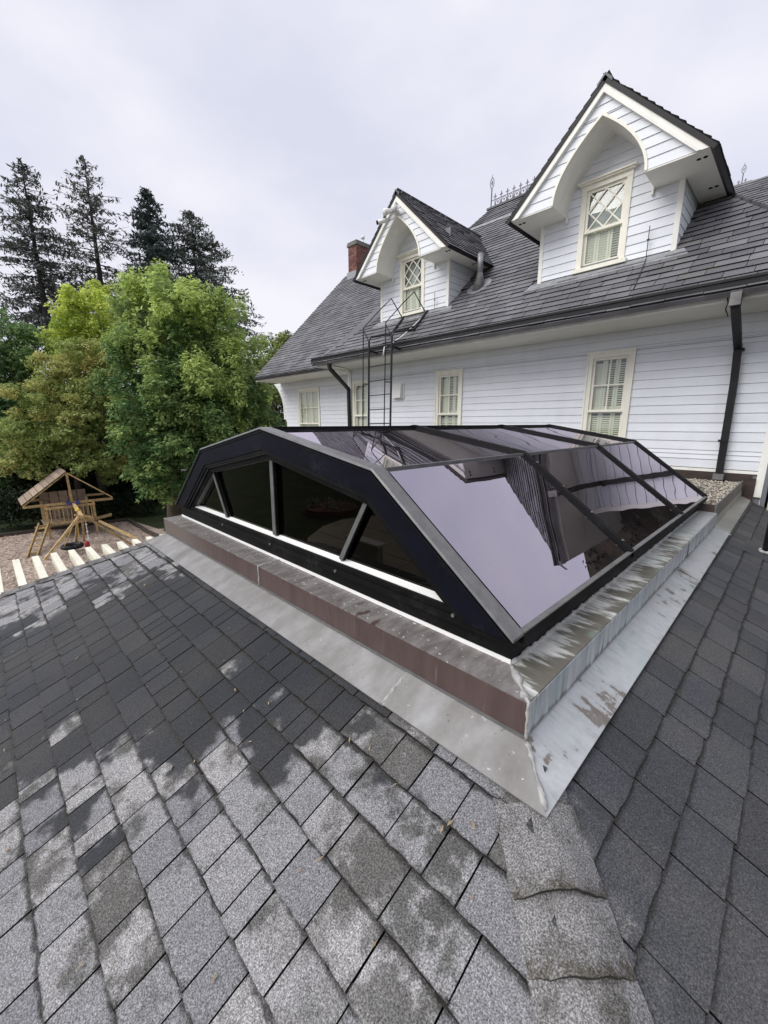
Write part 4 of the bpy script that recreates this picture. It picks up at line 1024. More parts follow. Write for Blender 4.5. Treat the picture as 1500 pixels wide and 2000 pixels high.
# ---- dormers
def dormer(cx, which):
    HWf, YD, YG = 1.02, 7.60, 7.05; SZ = 3.36; gx = cx + .035
    AP = 4.74; HW = 1.40; sl_ = (AP - 3.37) / HW           # outer roof line
    d = MB(); zb0 = zm(YD) - .02
    # face backing with a window opening, cheeks
    wx0, wx1, wz0, wz1 = cx - .375, cx + .36, 2.50, 3.745
    d.box(cx - HWf, wx0 + .05, YD + .002, YD + .02, zb0, SZ + .6); d.box(wx1 - .05, cx + HWf, YD + .002, YD + .02, zb0, SZ + .6); d.box(wx0 + .05, wx1 - .05, YD + .002, YD + .02, zb0, wz0 + .05); d.box(wx0 + .05, wx1 - .05, YD + .002, YD + .02, wz1 - .05, SZ + .95)
    for s_ in (-1, 1):
        x = cx + s_ * (HWf - .005); d.add([(x, YD, zb0), (x, YD + 1.05, zb0 + 1.05 * MM), (x, YD + 1.05, SZ), (x, YD, SZ)], [(0, 1, 2, 3)])
    D_ = d.build('dormer', 'backing', house, 'small far dormer with floodlight at its gable' if which else 'large near dormer with lattice topped window')
    f = mp_y(YD)
    siding(f, 2.455, SZ + .98, lambda z: cx - min(HWf - .05, 1.34 - (z - SZ)), lambda z: cx + min(HWf - .05, 1.34 - (z - SZ)), [(wx0, wx1, wz0 - .05, wz1)], D_, phase=2.40)
    for s_ in (-1, 1):
        MB().box(min(cx + s_ * (HWf - .05), cx + s_ * (HWf + .018)), max(cx + s_ * (HWf - .05), cx + s_ * (HWf + .018)), YD - .02, YD + .03, zb0 - .02, SZ).build('corner_board', 'white', D_)
        zz = 2.40
        while zz < SZ - .02:                              # cheek boards run back to the roof slope
            v0, v1 = max(zz, zb0 + .05), min(zz + LAP, SZ); ye0 = YD + (v0 - zb0) / MM; ye1 = YD + (v1 - zb0) / MM
            g = lambda u, v, n, s2=s_: (cx + s2 * (HWf + n), u, v)
            if v1 - v0 > .02: board(g, YD + .032, max(ye0, YD + .05), YD + .032, max(ye1, YD + .05), v0, v1, D_)
            zz += LAP
    MB().box(cx - HWf - .03, cx + HWf + .03, YD - .03, YD - .001, zb0 - .02, zb0 + .018).build('sill_trim', 'white', D_)
    MB().hexa([(cx - HWf - .2, YD - .16, zm(YD - .16) + .016), (cx + HWf + .2, YD - .16, zm(YD - .16) + .016), (cx + HWf + .12, YD - .03, zm(YD - .03) + .016), (cx - HWf - .12, YD - .03, zm(YD - .03) + .016)],
              [(cx - HWf - .2, YD - .16, zm(YD - .16) + .022), (cx + HWf + .2, YD - .16, zm(YD - .16) + .022), (cx + HWf + .12, YD - .03, zm(YD - .03) + .026), (cx - HWf - .12, YD - .03, zm(YD - .03) + .026)]).build('apron_flashing', 'lead', D_)
    # window: crown, casing, lattice upper sash, lower sash
    cs = .08; yo = YD - .03; zme = 3.06
    w = MB(); w.box(wx0, wx0 + cs, yo, YD + .06, wz0, wz1 - .11); w.box(wx1 - cs, wx1, yo, YD + .06, wz0, wz1 - .11); w.box(wx0, wx1, yo - .004, YD + .06, wz1 - .109, wz1 - .035)
    w.box(wx0 - .03, wx1 + .03, yo - .045, YD, wz1 - .034, wz1 - .012); w.box(wx0 - .05, wx1 + .05, yo - .07, YD, wz1 - .011, wz1 + .012)
    w.box(wx0 - .04, wx1 + .04, yo - .05, YD + .06, wz0 - .06, wz0 - .001)
    w.build('window_frame', 'cream', D_)
    a, b_ = wx0 + cs, wx1 - cs; ss = .04; zt = wz1 - .11; y0, y1 = YD + .001, YD + .03
    us = MB(); us.box(a, a + ss, y0, y1, zme, zt); us.box(b_ - ss, b_, y0, y1, zme, zt); us.box(a + ss, b_ - ss, y0, y1, zt - ss, zt); us.box(a, b_, y0 - .012, y1, zme - .04, zme)
    us.build('upper_sash', 'cream', D_)
    ls = MB(); ls.box(a, a + ss, y1 + .002, y1 + .03, wz0, zme - .04); ls.box(b_ - ss, b_, y1 + .002, y1 + .03, wz0, zme - .04); ls.box(a + ss, b_ - ss, y1 + .002, y1 + .03, wz0, wz0 + .08); ls.build('lower_sash', 'cream', D_)
    gx0, gx1, gz0, gz1 = a + ss, b_ - ss, zme, zt - ss; nx_ = 2; ww, hh = gx1 - gx0, gz1 - gz0
    def clipseg(p, q):
        t0, t1 = 0., 1.; dx, dz = q[0] - p[0], q[1] - p[1]
        for pp_, qq in ((-dx, p[0] - gx0), (dx, gx1 - p[0]), (-dz, p[1] - gz0), (dz, gz1 - p[1])):
            if abs(pp_) < 1e-9: continue
            r = qq / pp_
            if pp_ < 0: t0 = max(t0, r)
            else: t1 = min(t1, r)
        return None if t1 - t0 < .03 else ((p[0] + dx * t0, p[1] + dz * t0), (p[0] + dx * t1, p[1] + dz * t1))
    for k in (-1, 0, 1):
        for sg in (1, -1):
            off = k * hh / 2
            if sg > 0: sg_ = clipseg((gx0 - ww, gz0 - hh + off), (gx1 + ww, gz1 + hh + off))
            else: sg_ = clipseg((gx0 - ww, gz1 + hh + off), (gx1 + ww, gz0 - hh + off))
            if sg_:
                yy = YD + .012 + (.0 if sg > 0 else .002)
                MB().bar((sg_[0][0], yy, sg_[0][1]), (sg_[1][0], yy, sg_[1][1]), .022 if sg > 0 else .020, .018, (0, 1, 0)).build('lattice_bar', 'cream', D_)
    MB().box(gx0, gx1, YD + .024, YD + .028, gz0, gz1).build('pane', 'pane', D_)
    MB().box(gx0, gx1, YD + .048, YD + .052, wz0 + .07, zme - .04).build('pane', 'pane', D_)
    cw = (b_ - a) / 3
    for c in range(3): shutter(a + c * cw + .002, a + (c + 1) * cw - .002, YD + .066, wz0, zme + .05, D_, 1.0 if c < 2 else .35)
    MB().box(a - .05, a + (.5 if not which else .35), YD + .14, YD + .15, wz0 - .05, wz1).build('curtain', 'curtain', D_)
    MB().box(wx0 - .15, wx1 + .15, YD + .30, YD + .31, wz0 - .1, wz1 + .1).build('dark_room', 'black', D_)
    # gable front with gothic arch
    AT, AW = 4.28, .63
    def arch(z):
        if z <= SZ: return AW
        if z >= AT: return 0.
        return AW * (1 - ((z - SZ) / (AT - SZ)) ** 1.9)
    line = lambda z: max(0., (AP - .17 - z) / sl_)         # inner line of the bargeboards
    g = mp_y(YG)
    gb = MB().add([(gx - line(SZ) - .02, YG + .004, SZ), (gx - AW, YG + .004, SZ)] + [(gx - arch(SZ + (AT - SZ) * i / 10), YG + .004, SZ + (AT - SZ) * i / 10) for i in range(1, 11)] + [(gx + arch(SZ + (AT - SZ) * i / 10), YG + .004, SZ + (AT - SZ) * i / 10) for i in range(9, -1, -1)] + [(gx + line(SZ) + .02, YG + .004, SZ), (gx, YG + .004, AP - .15)], [])
    n = len(gb.v); gb.f = [tuple(range(0, 12)) + (n - 1,), tuple(range(11, n))]
    gb.build('gable_backing', 'backing', D_)
    siding(g, SZ, AP - .19, lambda z: gx - line(z), lambda z: gx + line(z), [(lambda z: gx - arch(z) , lambda z: gx + arch(z), SZ - 1, AT - .012)], D_, phase=SZ)
    # arch intrados and its edge moulding
    NA = 14
    for s_ in (-1, 1):
        m1, m2 = MB(), MB()
        for i in range(NA):
            z0, z1 = SZ + (AT - SZ) * i / NA, SZ + (AT - SZ) * (i + 1) / NA
            xa, xb = gx + s_ * arch(z0), gx + s_ * arch(z1)
            m1.add([(xa, YG - .018, z0), (xb, YG - .018, z1), (xb, YD + .01, z1), (xa, YD + .01, z0)], [(0, 1, 2, 3)])
            xc, xd = xa + s_ * .032, xb + s_ * .032 if i < NA - 1 else gx
            zc2, zd2 = z0 + (.012 if i else 0), z1 + (.012 if i < NA - 1 else .05)
            m2.hexa([(xa - s_ * .001, YG - .03, z0), (xc, YG - .03, zc2), (xd, YG - .03, zd2), (xb - s_ * .001, YG - .03, z1)], [(xa - s_ * .001, YG + .004, z0), (xc, YG + .004, zc2), (xd, YG + .004, zd2), (xb - s_ * .001, YG + .004, z1)])
        m1.build('arch_soffit', 'white', D_, smooth_=False); m2.build('arch_moulding', 'cream', D_)
        # boxed soffit at the springing
        xi, xo = gx + s_ * (AW + .0), gx + s_ * (HW - .02)
        MB().box(min(xi, xo), max(xi, xo), YG - .016, YD - .001, SZ - .016, SZ - .001).build('soffit', 'soffit', D_)
        xo2 = cx + s_ * (HWf + .02)
        MB().box(min(xo2, xo), max(xo2, xo), YD, 8.66, SZ - .016, SZ - .001).build('soffit', 'soffit', D_)
        MB().box(min(xi, xi - s_ * .03), max(xi, xi - s_ * .03), YD - .06, YD - .021, SZ - .10, SZ - .017).build('soffit_bracket', 'soffit', D_)
        for y in (YG + .16, 8.15):
            vb_ = MB(); xc = gx + s_ * (HW - .16)
            for k in (-1, 1):
                vb_.tube([(xc + k * .035, y, SZ - .0165), (xc + k * .035, y, SZ - .021)], .026, 10)
            vb_.build('soffit_vent', 'black', D_)
    # bargeboards: two stepped mouldings, then the roof slab and shingles
    for s_ in (-1, 1):
        for (o0, o1, yy, nm) in ((.055, .155, .045, 'bargeboard'), (.150, .195, .062, 'bargeboard_moulding')):
            a0 = AP - o0; a1 = AP - o1
            MB().hexa([(gx, YG - yy, a0), (gx + s_ * ((a0 - SZ) / sl_), YG - yy, SZ - .014), (gx + s_ * ((a1 - SZ) / sl_), YG - yy, SZ - .014), (gx, YG - yy, a1)],
                      [(gx, YG + .003, a0), (gx + s_ * ((a0 - SZ) / sl_), YG + .003, SZ - .014), (gx + s_ * ((a1 - SZ) / sl_), YG + .003, SZ - .014), (gx, YG + .003, a1)]).build(nm, 'white', D_)
        L = sqrt(1 + sl_ * sl_); nrm = Vector((s_ * sl_ / L, 0, 1 / L)); eo = Vector((gx + s_ * HW * 1.02, 0, AP - HW * 1.02 * sl_)); rg = Vector((gx, 0, AP))
        def back_y(z): return YD + (z - zb0) / MM + .12
        q = [Vector((eo.x, YG - .06, eo.z)), Vector((rg.x, YG - .06, rg.z)), Vector((rg.x, back_y(rg.z), rg.z)), Vector((eo.x, back_y(eo.z) - .12, eo.z))]
        MB().prism([p - nrm * .002 for p in q], -nrm * .055).build('dormer_roof', 'gutter', D_)
        up = (rg - eo).normalized(); uax = Vector((0, -s_, 0)) if Vector((0, -s_, 0)).cross(up).dot(nrm) > 0 else Vector((0, s_, 0))
        org = Vector((eo.x, 0, eo.z)) + nrm * .001
        poly = [((p - org).dot(uax), (p - org).dot(up)) for p in q]
        Dn = D_
        shingle_field(Dn, org, uax, up, poly, .135, (.2, .24, .28, .33), 0, th=.02)
        rc = MB()
        for i in range(11):
            y = YG - .07 + i * .27
            rc.add([(gx, y, AP + .032), (gx + s_ * .10, y, AP + .03 - .10 * sl_ * 1.0), (gx + s_ * .10, y + .3, AP + .012 - .10 * sl_), (gx, y + .3, AP + .014), (gx, y, AP + .0), (gx + s_ * .10, y, AP - .02 - .1 * sl_)], [(0, 1, 2, 3), (0, 4, 5, 1)])
        rc.build('ridge_caps', 'slate', D_)
    return D_
dormer(-2.74, 0); dormer(-6.79, 1)

# ---- small fittings on the house
def rod(x, y, z, h, label):
    t = thing('lightning_rod', label, 'rod', (x, y, z), 'thin rods below the dormers')
    MB().tube([(x, y, z), (x, y - .005, z + h)], .006, 6).build('rod', 'iron', t); MB().box(x - .02, x + .02, y - .015, y + .01, z + h * .55, z + h * .58).build('clamp', 'iron', t)
    return t
rod(-2.06, 7.53, 2.42, .42, 'thin rod with clamp standing below the large near dormer')
rod(-6.08, 7.53, 2.42, .34, 'thin rod standing below the small far dormer beside the vent pipe')
def cable(name, pts, r, mat, label):
    return tag(MB().tube(pts, r, 6).build(name, mat, smooth_=True), label, 'cable')
cable('cable', [(-6.30, 7.55, 2.46), (-6.31, 7.45, 2.33), (-6.36, 7.2, 2.11), (-6.45, 6.9, 1.84), (-6.62, 6.68, 1.66), (-6.66, 6.56, 1.60), (-6.66, 6.52, 1.42)], .014, 'plastic', 'white cable running down the roof below the small dormer to the fascia')
cable('cable', [(-8.7, 6.72, 1.43), (-8.9, 7.3, 1.44), (-9.05, 7.63, 1.40), (-9.06, 7.64, .9), (-9.06, 7.64, -.5)], .007, 'iron', 'thin dark cable down the wall beside the far downspout')
cable('cable', [(-2.05, 7.5, 2.40), (-2.02, 7.2, 2.11), (-2.0, 6.9, 1.84)], .006, 'iron', 'thin dark wire down the roof below the large dormer')
cable('cable', [(-.93, 6.70, 1.53), (-.90, 6.66, 1.50), (-.885, 6.70, 1.42), (-.90, 6.72, 1.35), (-.89, 6.9, 1.30)], .007, 'iron', 'looped black wire beside the near downspout under the gutter')
vbx = thing('vent_box', 'white square vent hood on the clapboard wall right of the ladder', 'vent', (-7.25, 7.6, .8))
MB().box(-7.44, -7.07, YW - .03, YW - .005, .585, .99).build('back_plate', 'plastic', vbx)
MB().hexa([(-7.41, YW - .13, .61), (-7.12, YW - .13, .61), (-7.12, YW - .031, .61), (-7.41, YW - .031, .61)], [(-7.41, YW - .09, .95), (-7.12, YW - .09, .95), (-7.12, YW - .031, .95), (-7.41, YW - .031, .95)]).build('hood', 'plastic', vbx)
fl_ = thing('floodlight', 'white twin floodlight and camera at the peak of the small dormer gable', 'floodlight', (-6.76, 6.98, 4.35))
MB().tube([(-6.76, 7.03, 4.36), (-6.76, 6.95, 4.36)], .06, 14).build('base', 'plastic', fl_, smooth_=True)
for dx, dy in ((-.13, -.12), (.09, -.10)):
    MB().tube([(-6.76, 6.96, 4.36), (-6.76 + dx, 6.98 + dy * .7, 4.37)], .02, 8).build('arm', 'plastic', fl_)
    MB().tube([(-6.76 + dx * .7, 6.98 + dy * .2, 4.39), (-6.76 + dx, 6.98 + dy, 4.36), (-6.76 + dx * 1.15, 6.98 + dy * 1.5, 4.33)], [.04, .062, .07], 14).build('lamp_head', 'plastic', fl_, smooth_=True)
MB().tube([(-6.95, 6.93, 4.24), (-7.08, 6.78, 4.19)], .045, 14).build('camera_body', 'plastic', fl_, smooth_=True)
MB().tube([(-7.079, 6.782, 4.19), (-7.10, 6.757, 4.182)], .04, 14).build('lens', 'black', fl_)
MB().tube([(-6.80, 6.98, 4.34), (-6.96, 6.92, 4.25)], .018, 8).build('bracket', 'plastic', fl_)
ms = thing('roof_vent', 'weathered metal vent stack with cone flashing beside the small dormer', 'vent', (-5.26, 7.95, 2.72))
MB().tube([(-5.26, 7.98, 2.70), (-5.26, 7.98, 2.95), (-5.26, 7.98, 3.06)], [.15, .085, .062], 16).build('cone', 'galv', ms, smooth_=True)
MB().tube([(-5.26, 7.98, 3.05), (-5.26, 7.98, 3.42)], .058, 16).build('stack', 'lead', ms, smooth_=True)
MB().prism([(-5.26 + .27 * cos(a * .5236), 7.98 + .2 * sin(a * .5236), zm(7.98 + .2 * sin(a * .5236)) + .02) for a in range(12)], (0, 0, .008)).build('flange', 'lead', ms)

# ---- roof ladder
ld = thing('roof_ladder', 'black iron wall ladder with raised handrails over the gutter below the small dormer', 'ladder', (-6.6, 6.3, -.8))
YLd = 6.35
l1, l2 = (-6.98, -6.92), (-6.285, -6.225)
rail_pts = {}
for (xb, xt) in (l1, l2):
    MB().tube([(xb, YLd, -1.0), (xt, YLd, 1.74), (xt + .0, YLd + .05, 1.82), (xt + .02, 7.0, zm(7.0) + .06), (xt - .08, 7.55, zm(7.55) + .05)], .022, 8).build('rail', 'iron', ld)
    MB().bar((xt - .01, YLd, 1.53), (xt - .01, 6.72, 1.51), .045, .045).build('stand_off', 'iron', ld)
    xh = xb - .17
    MB().tube([(xh, YLd - .02, -1.0), (xh + .07, YLd - .02, 2.02), (xh + .05, 6.9, 2.52), (xh + .05, 7.22, 2.78), (xh + .12, 7.5, zm(7.5) + .08)], .012, 8).build('handrail', 'iron', ld)
    MB().tube([(xh + .07, YLd - .02, 1.98), (xt, YLd, 1.72)], .013, 8).build('brace', 'iron', ld)
    MB().tube([(xh + .05, YLd - .02, .85), (xb + .03, YLd, .84)], .012, 6).build('brace', 'iron', ld)
for i in range(8):
    z = 1.20 - i * .305; s_ = (z + 1) / 2.74
    MB().tube([(l1[0] + (l1[1] - l1[0]) * s_, YLd, z), (l2[0] + (l2[1] - l2[0]) * s_, YLd, z + .01)], .010, 6).build('rung', 'iron', ld)
for y in (6.75, 7.1, 7.5):
    MB().tube([(l1[1] + .0, y, zm(y) + .06), (l2[1] + .0, y, zm(y) + .06)], .012, 6).build('rung', 'iron', ld)

# ---- ridge cresting
def cresting(x0, n, step, y, z, h, label, posts):
    t = thing('ridge_cresting', label, 'cresting', (x0, y, z))
    for i in range(n):
        x = x0 + .12 + i * step
        m_ = MB(); m_.tube([(x, y, z), (x, y, z + h)], .011, 6); m_.bar((x - .05, y, z + h * .80), (x + .05, y, z + h * .80), .012, .022); m_.tube([(x, y, z + h * .55), (x, y, z + h * .95), (x, y, z + h * 1.06)], [.012, .016, .003], 6)
        m_.build('picket', 'cresting', t)
        m2 = MB(); xm = x + step / 2; pts = [(xm + .06 * sin(a * pi / 6) * (1.25 if a in (2, 3, 4, 8, 9, 10) else 1), y, z + h * .30 - h * .24 * cos(a * pi / 6)) for a in range(13)]
        m2.tube(pts, .008, 5); m2.bar((xm, y, z + h * .22), (xm, y, z + h * .42), .02, .012); m2.bar((xm - .025, y, z + h * .33), (xm + .025, y, z + h * .33), .012, .018)
        m2.tube([(xm - step * .3, y, z + h * .02), (xm - step * .42, y, z + h * .2), (xm - step * .3, y, z + h * .42)], .007, 5); m2.tube([(xm + step * .3, y, z + h * .02), (xm + step * .42, y, z + h * .2), (xm + step * .3, y, z + h * .42)], .007, 5)
        m2.build('scroll', 'cresting', t)
    if n: MB().bar((x0, y, z + h * .57), (x0 + .12 + n * step, y, z + h * .57), .012, .016).build('top_rail', 'cresting', t); MB().bar((x0, y, z + .01), (x0 + .12 + n * step, y, z + .01), .012, .02).build('bottom_rail', 'cresting', t)
    for px_ in posts:
        m_ = MB(); m_.tube([(px_, y, z - .06), (px_, y, z + .5)], .018, 8); pts = [(px_ + .06 * sin(a * pi / 7) * (.25 + .75 * (1 - (abs(7 - a) < 2.5) * .35 * (3 - abs(7 - a)) / 3.)), y, z + .64 - .13 * cos(a * pi / 7)) for a in range(15)]
        m_.tube(pts, .011, 6); m_.tube([(px_, y, z + .76), (px_, y, z + .86)], [.014, .004], 6); m_.bar((px_, y, z + .58), (px_, y, z + .70), .014, .03); m_.bar((px_ - .03, y, z + .64), (px_ + .03, y, z + .64), .014, .02)
        m_.build('finial', 'cresting', t)
    return t
cresting(-7.40, 22, .196, 11.65, zm(11.65) + .02, .33, 'pierced iron ridge cresting with leaf finial, on the main ridge between the dormers', [-7.40])
FP = at(1447, 368, 22.6)
cresting(FP.x - .42, 3, .2, FP.y, FP.z, .3, 'short iron ridge cresting with finial, right of the large dormer', [FP.x])

# ================================================================== PERGOLA
pg = thing('pergola', 'cream painted timber pergola beyond the far edge of the shingled roof', 'pergola', (-7, 1, GZ))
PZ, PX = -2.10, -8.40
for i in range(16):
    y = -.52 + i * .2345 - .06
    MB().hexa([(PX + .10, y - .042, PZ - .15), (-5.2, y - .042, PZ - .15), (-5.2, y + .042, PZ - .15), (PX + .10, y + .042, PZ - .15)], [(PX, y - .042, PZ), (-5.2, y - .042, PZ), (-5.2, y + .042, PZ), (PX, y + .042, PZ)]).build('rafter', 'pergola', pg)
for x in (-6.75, -6.0):
    MB().box(x - .045, x + .045, -1.2, 3.6, PZ - .34, PZ - .151).build('beam', 'pergola', pg)
for y in (-.9, 3.3): MB().box(-6.81, -6.69, y - .06, y + .06, GZ, PZ - .341).build('post', 'pergola', pg)

# ================================================================== PLAYSET
ps = thing('playset', 'timber play tower with gable roof and swing frame on the mulch', 'playset', (-22.9, 2.5, GZ))
TX = -22.9
def pbar(a, b_, w, h, name, mat='cedar', up=(0, 0, 1), parent=ps): return MB().bar(a, b_, w, h, up).build(name, mat, parent)
ya, yb, ym = .88, 4.16, 2.55; ze, za = -3.58, -2.18
for x in (TX, TX - 1.9):
    pbar((x, ya + .02, ze + .1), (x, ym, za), .05, .13, 'roof_rafter', 'cedar', (1, 0, 0)); pbar((x, yb - .02, ze + .1), (x, ym, za), .05, .13, 'roof_rafter', 'cedar', (1, 0, 0))
    pbar((x + .03, ya, ze + .05), (x + .03, yb, ze + .03), .05, .11, 'tie_beam')
for i in range(8):                                        # roof boards, left slope complete, right slope open
    s0, s1 = i / 8., (i + 1) / 8. - .012; f0 = lambda s: (ya - .03 + (ym - ya + .03) * s, ze + .14 + (za - ze - .07) * s)
    (y0, z0), (y1, z1) = f0(s0), f0(s1)
    MB().hexa([(TX + .12, y0, z0), (TX - 2.0, y0, z0), (TX - 2.0, y1, z1), (TX + .12, y1, z1)], [(TX + .12, y0, z0 + .03), (TX - 2.0, y0, z0 + .03), (TX - 2.0, y1, z1 + .03), (TX + .12, y1, z1 + .03)]).build('roof_board', 'cedar_dark', ps)
for x in (TX, TX - 1.7):
    for y in (1.62, 3.36): pbar((x, y, GZ), (x, y, ze), .10, .10, 'post', 'cedar', (0, 1, 0))
pbar((TX + .02, ym, za - .05), (TX + .02, ym + .03, ze), .09, .09, 'king_post', 'cedar', (0, 1, 0))
for i in range(12):
    x = TX + .05 - i * .155; MB().box(x - .07, x + .07, 1.5, 3.5, -4.50, -4.46).build('deck_board', 'cedar_dark', ps)
for z in (-4.40, -3.70): pbar((TX + .06, 1.55, z), (TX + .06, 3.42, z), .05, .10, 'rail')
for i in range(6): pbar((TX + .07, 1.75 + i * .15, -4.38), (TX + .07, 1.75 + i * .15, -3.72), .07, .03, 'baluster', 'cedar', (0, 1, 0))
for i in range(3): pbar((TX + .07, 2.95 + i * .15, -4.38), (TX + .07, 2.95 + i * .15, -3.72), .07, .03, 'baluster', 'cedar', (0, 1, 0))
for i in range(5): MB().box(TX - 1.79, TX - 1.76, 1.6 + i * .36, 1.93 + i * .36, -4.45, -3.2).build('back_board', 'cedar_dark', ps)
pbar((TX + .15, 1.15, -4.48), (TX + .15, 1.72, -4.42), .10, .14, 'side_beam'); pbar((TX + .15, 3.3, -4.40), (TX + .15, 4.0, -4.30), .10, .12, 'side_beam')
# slide-ladder on the left, leaning towards the camera
for dy in (0, .34):
    pbar((TX + .2, 1.30 + dy, -4.30), (TX + 2.7, .62 + dy * .9, GZ + .02), .05, .14, 'ladder_rail', 'cedar')
for i in range(5):
    s_ = .15 + i * .18; a = Vector((TX + .2, 1.30, -4.30)).lerp(Vector((TX + 2.7, .62, GZ + .02)), s_); pbar(a, a + Vector((0, .33, 0)), .09, .04, 'ladder_step', 'cedar')
# swing beam with A-frame
pbar((TX + .1, 2.62, -3.62), (-19.3, 2.42, -3.60), .10, .14, 'swing_beam')
AX = -19.5
pbar((AX, 2.36, -3.58), (AX + .1, 1.05, GZ), .09, .10, 'frame_leg', 'cedar', (1, 0, 0)); pbar((AX, 2.50, -3.60), (AX + .1, 4.0, GZ), .09, .10, 'frame_leg', 'cedar', (1, 0, 0))
pbar((AX - .7, 2.40, -3.66), (AX - 2.2, 2.35, GZ), .08, .08, 'brace'); pbar((AX - .5, 2.50, -3.66), (AX - 1.8, 2.6, GZ), .08, .08, 'brace')
pbar((AX + .0, 2.1, -3.80), (AX + .0, 2.8, -3.76), .06, .10, 'collar', 'cedar'); pbar((AX + .06, 2.2, -3.50), (AX + .06, 2.72, -3.66), .05, .07, 'collar', 'cedar')
pbar((TX + .6, 3.4, -4.45), (TX + 2.6, 4.4, GZ), .09, .09, 'ramp_rail', 'cedar')
MB().tube([(-20.7 + .18 * sin(k * .9), 2.5 + .09 * cos(k * 1.57), -3.56 + .09 * sin(k * 1.57)) for k in range(22)], .022, 6).build('rope_coil', 'rope_yellow', ps, smooth_=True)
tp = MB()
for k in range(9):
    a = k / 8.; tp.add([(TX + .15, 2.35 + a * .5, -3.52 + .04 * sin(a * 9)), (TX - .2, 2.35 + a * .5, -3.50 + .04 * sin(a * 7 + 1)), (TX + .2, 2.37 + a * .46, -3.62)], [])
tp.f = [(3 * k, 3 * k + 3, 3 * k + 4, 3 * k + 1) for k in range(8)] + [(3 * k, 3 * k + 2, 3 * k + 5, 3 * k + 3) for k in range(8)]
tag(tp.build('tarp', 'blue_tarp'), 'crumpled blue tarp lying on the play tower rail', 'tarp')
sw = thing('climbing_rope', 'white knotted climbing rope with a red disc seat, hanging from the swing beam', 'rope swing', (-19.5, 2.5, -4.8))
MB().tube([(-19.5, 2.52, -3.66), (-19.5, 2.54, -4.85)], .016, 6).build('rope', 'rope_white', sw)
for z in (-3.95, -4.25, -4.55): MB().tube([(-19.5, 2.53, z - .04), (-19.5, 2.53, z), (-19.5, 2.53, z + .04)], [.015, .045, .015], 8).build('knot', 'rope_white', sw)
MB().tube([(-19.5, 2.46, -4.9), (-19.5, 2.46, -4.84), (-19.5, 2.46, -4.66), (-19.5, 2.46, -4.62)], [.05, .09, .08, .02], 10).build('seat', 'red_plastic', sw, smooth_=True)
ty = thing('tyre_swing', 'black tyre swing on yellow ropes under the beam', 'tyre swing', (-19.7, 1.9, -4.8))
MB().tube([(-19.7 + .3 * cos(k * pi / 8), 2.0 + .3 * sin(k * pi / 8), -4.78) for k in range(17)], .09, 8).build('tyre', 'tyre', ty, smooth_=True)
for dy in (-.25, .25): MB().tube([(-19.7, 2.0 + dy, -4.74), (-19.8, 2.3, -3.66)], .012, 6).build('rope', 'rope_yellow', ty)

# ================================================================== VEGETATION
def leaf_mesh(name, C, Nrm, size, tint, AX=None, mat='leaf', ratio=.45, fold=.12, droop=None):
    """numpy leaf quads: C centres (n,3), Nrm normals, size (n,), tint (n,3)"""
    n = len(C); r = RNG.normal(size=(n, 3)); 
    if droop is not None: r = r * (1 - droop) + np.array([0, 0, -1.]) * droop * 1.8
    if AX is not None: r = AX
    ax = r - Nrm * np.sum(r * Nrm, 1, keepdims=True); ax /= np.linalg.norm(ax, axis=1, keepdims=True) + 1e-9
    bx = np.cross(Nrm, ax); s = size[:, None]
    V = np.empty((n, 4, 3)); V[:, 0] = C - ax * s * .5; V[:, 1] = C + bx * s * ratio * .5 + Nrm * s * fold; V[:, 2] = C + ax * s * .5; V[:, 3] = C - bx * s * ratio * .5 + Nrm * s * fold
    me = bpy.data.meshes.new(name); me.vertices.add(4 * n); me.vertices.foreach_set('co', V.reshape(-1).astype(np.float32))
    me.loops.add(6 * n); idx = (np.arange(n)[:, None] * 4 + np.array([0, 1, 2, 0, 2, 3])).reshape(-1); me.loops.foreach_set('vertex_index', idx.astype(np.int32))
    me.polygons.add(2 * n); me.polygons.foreach_set('loop_start', np.arange(0, 6 * n, 3, dtype=np.int32)); me.update(calc_edges=True)
    at_ = me.attributes.new('tint', 'FLOAT_COLOR', 'FACE'); tt = np.repeat(np.concatenate([tint, np.ones((n, 1))], 1), 2, 0); at_.data.foreach_set('color', tt.reshape(-1).astype(np.float32))
    me.materials.append(MT[mat]); return me
def unit(a): return a / (np.linalg.norm(a, axis=1, keepdims=True) + 1e-9)
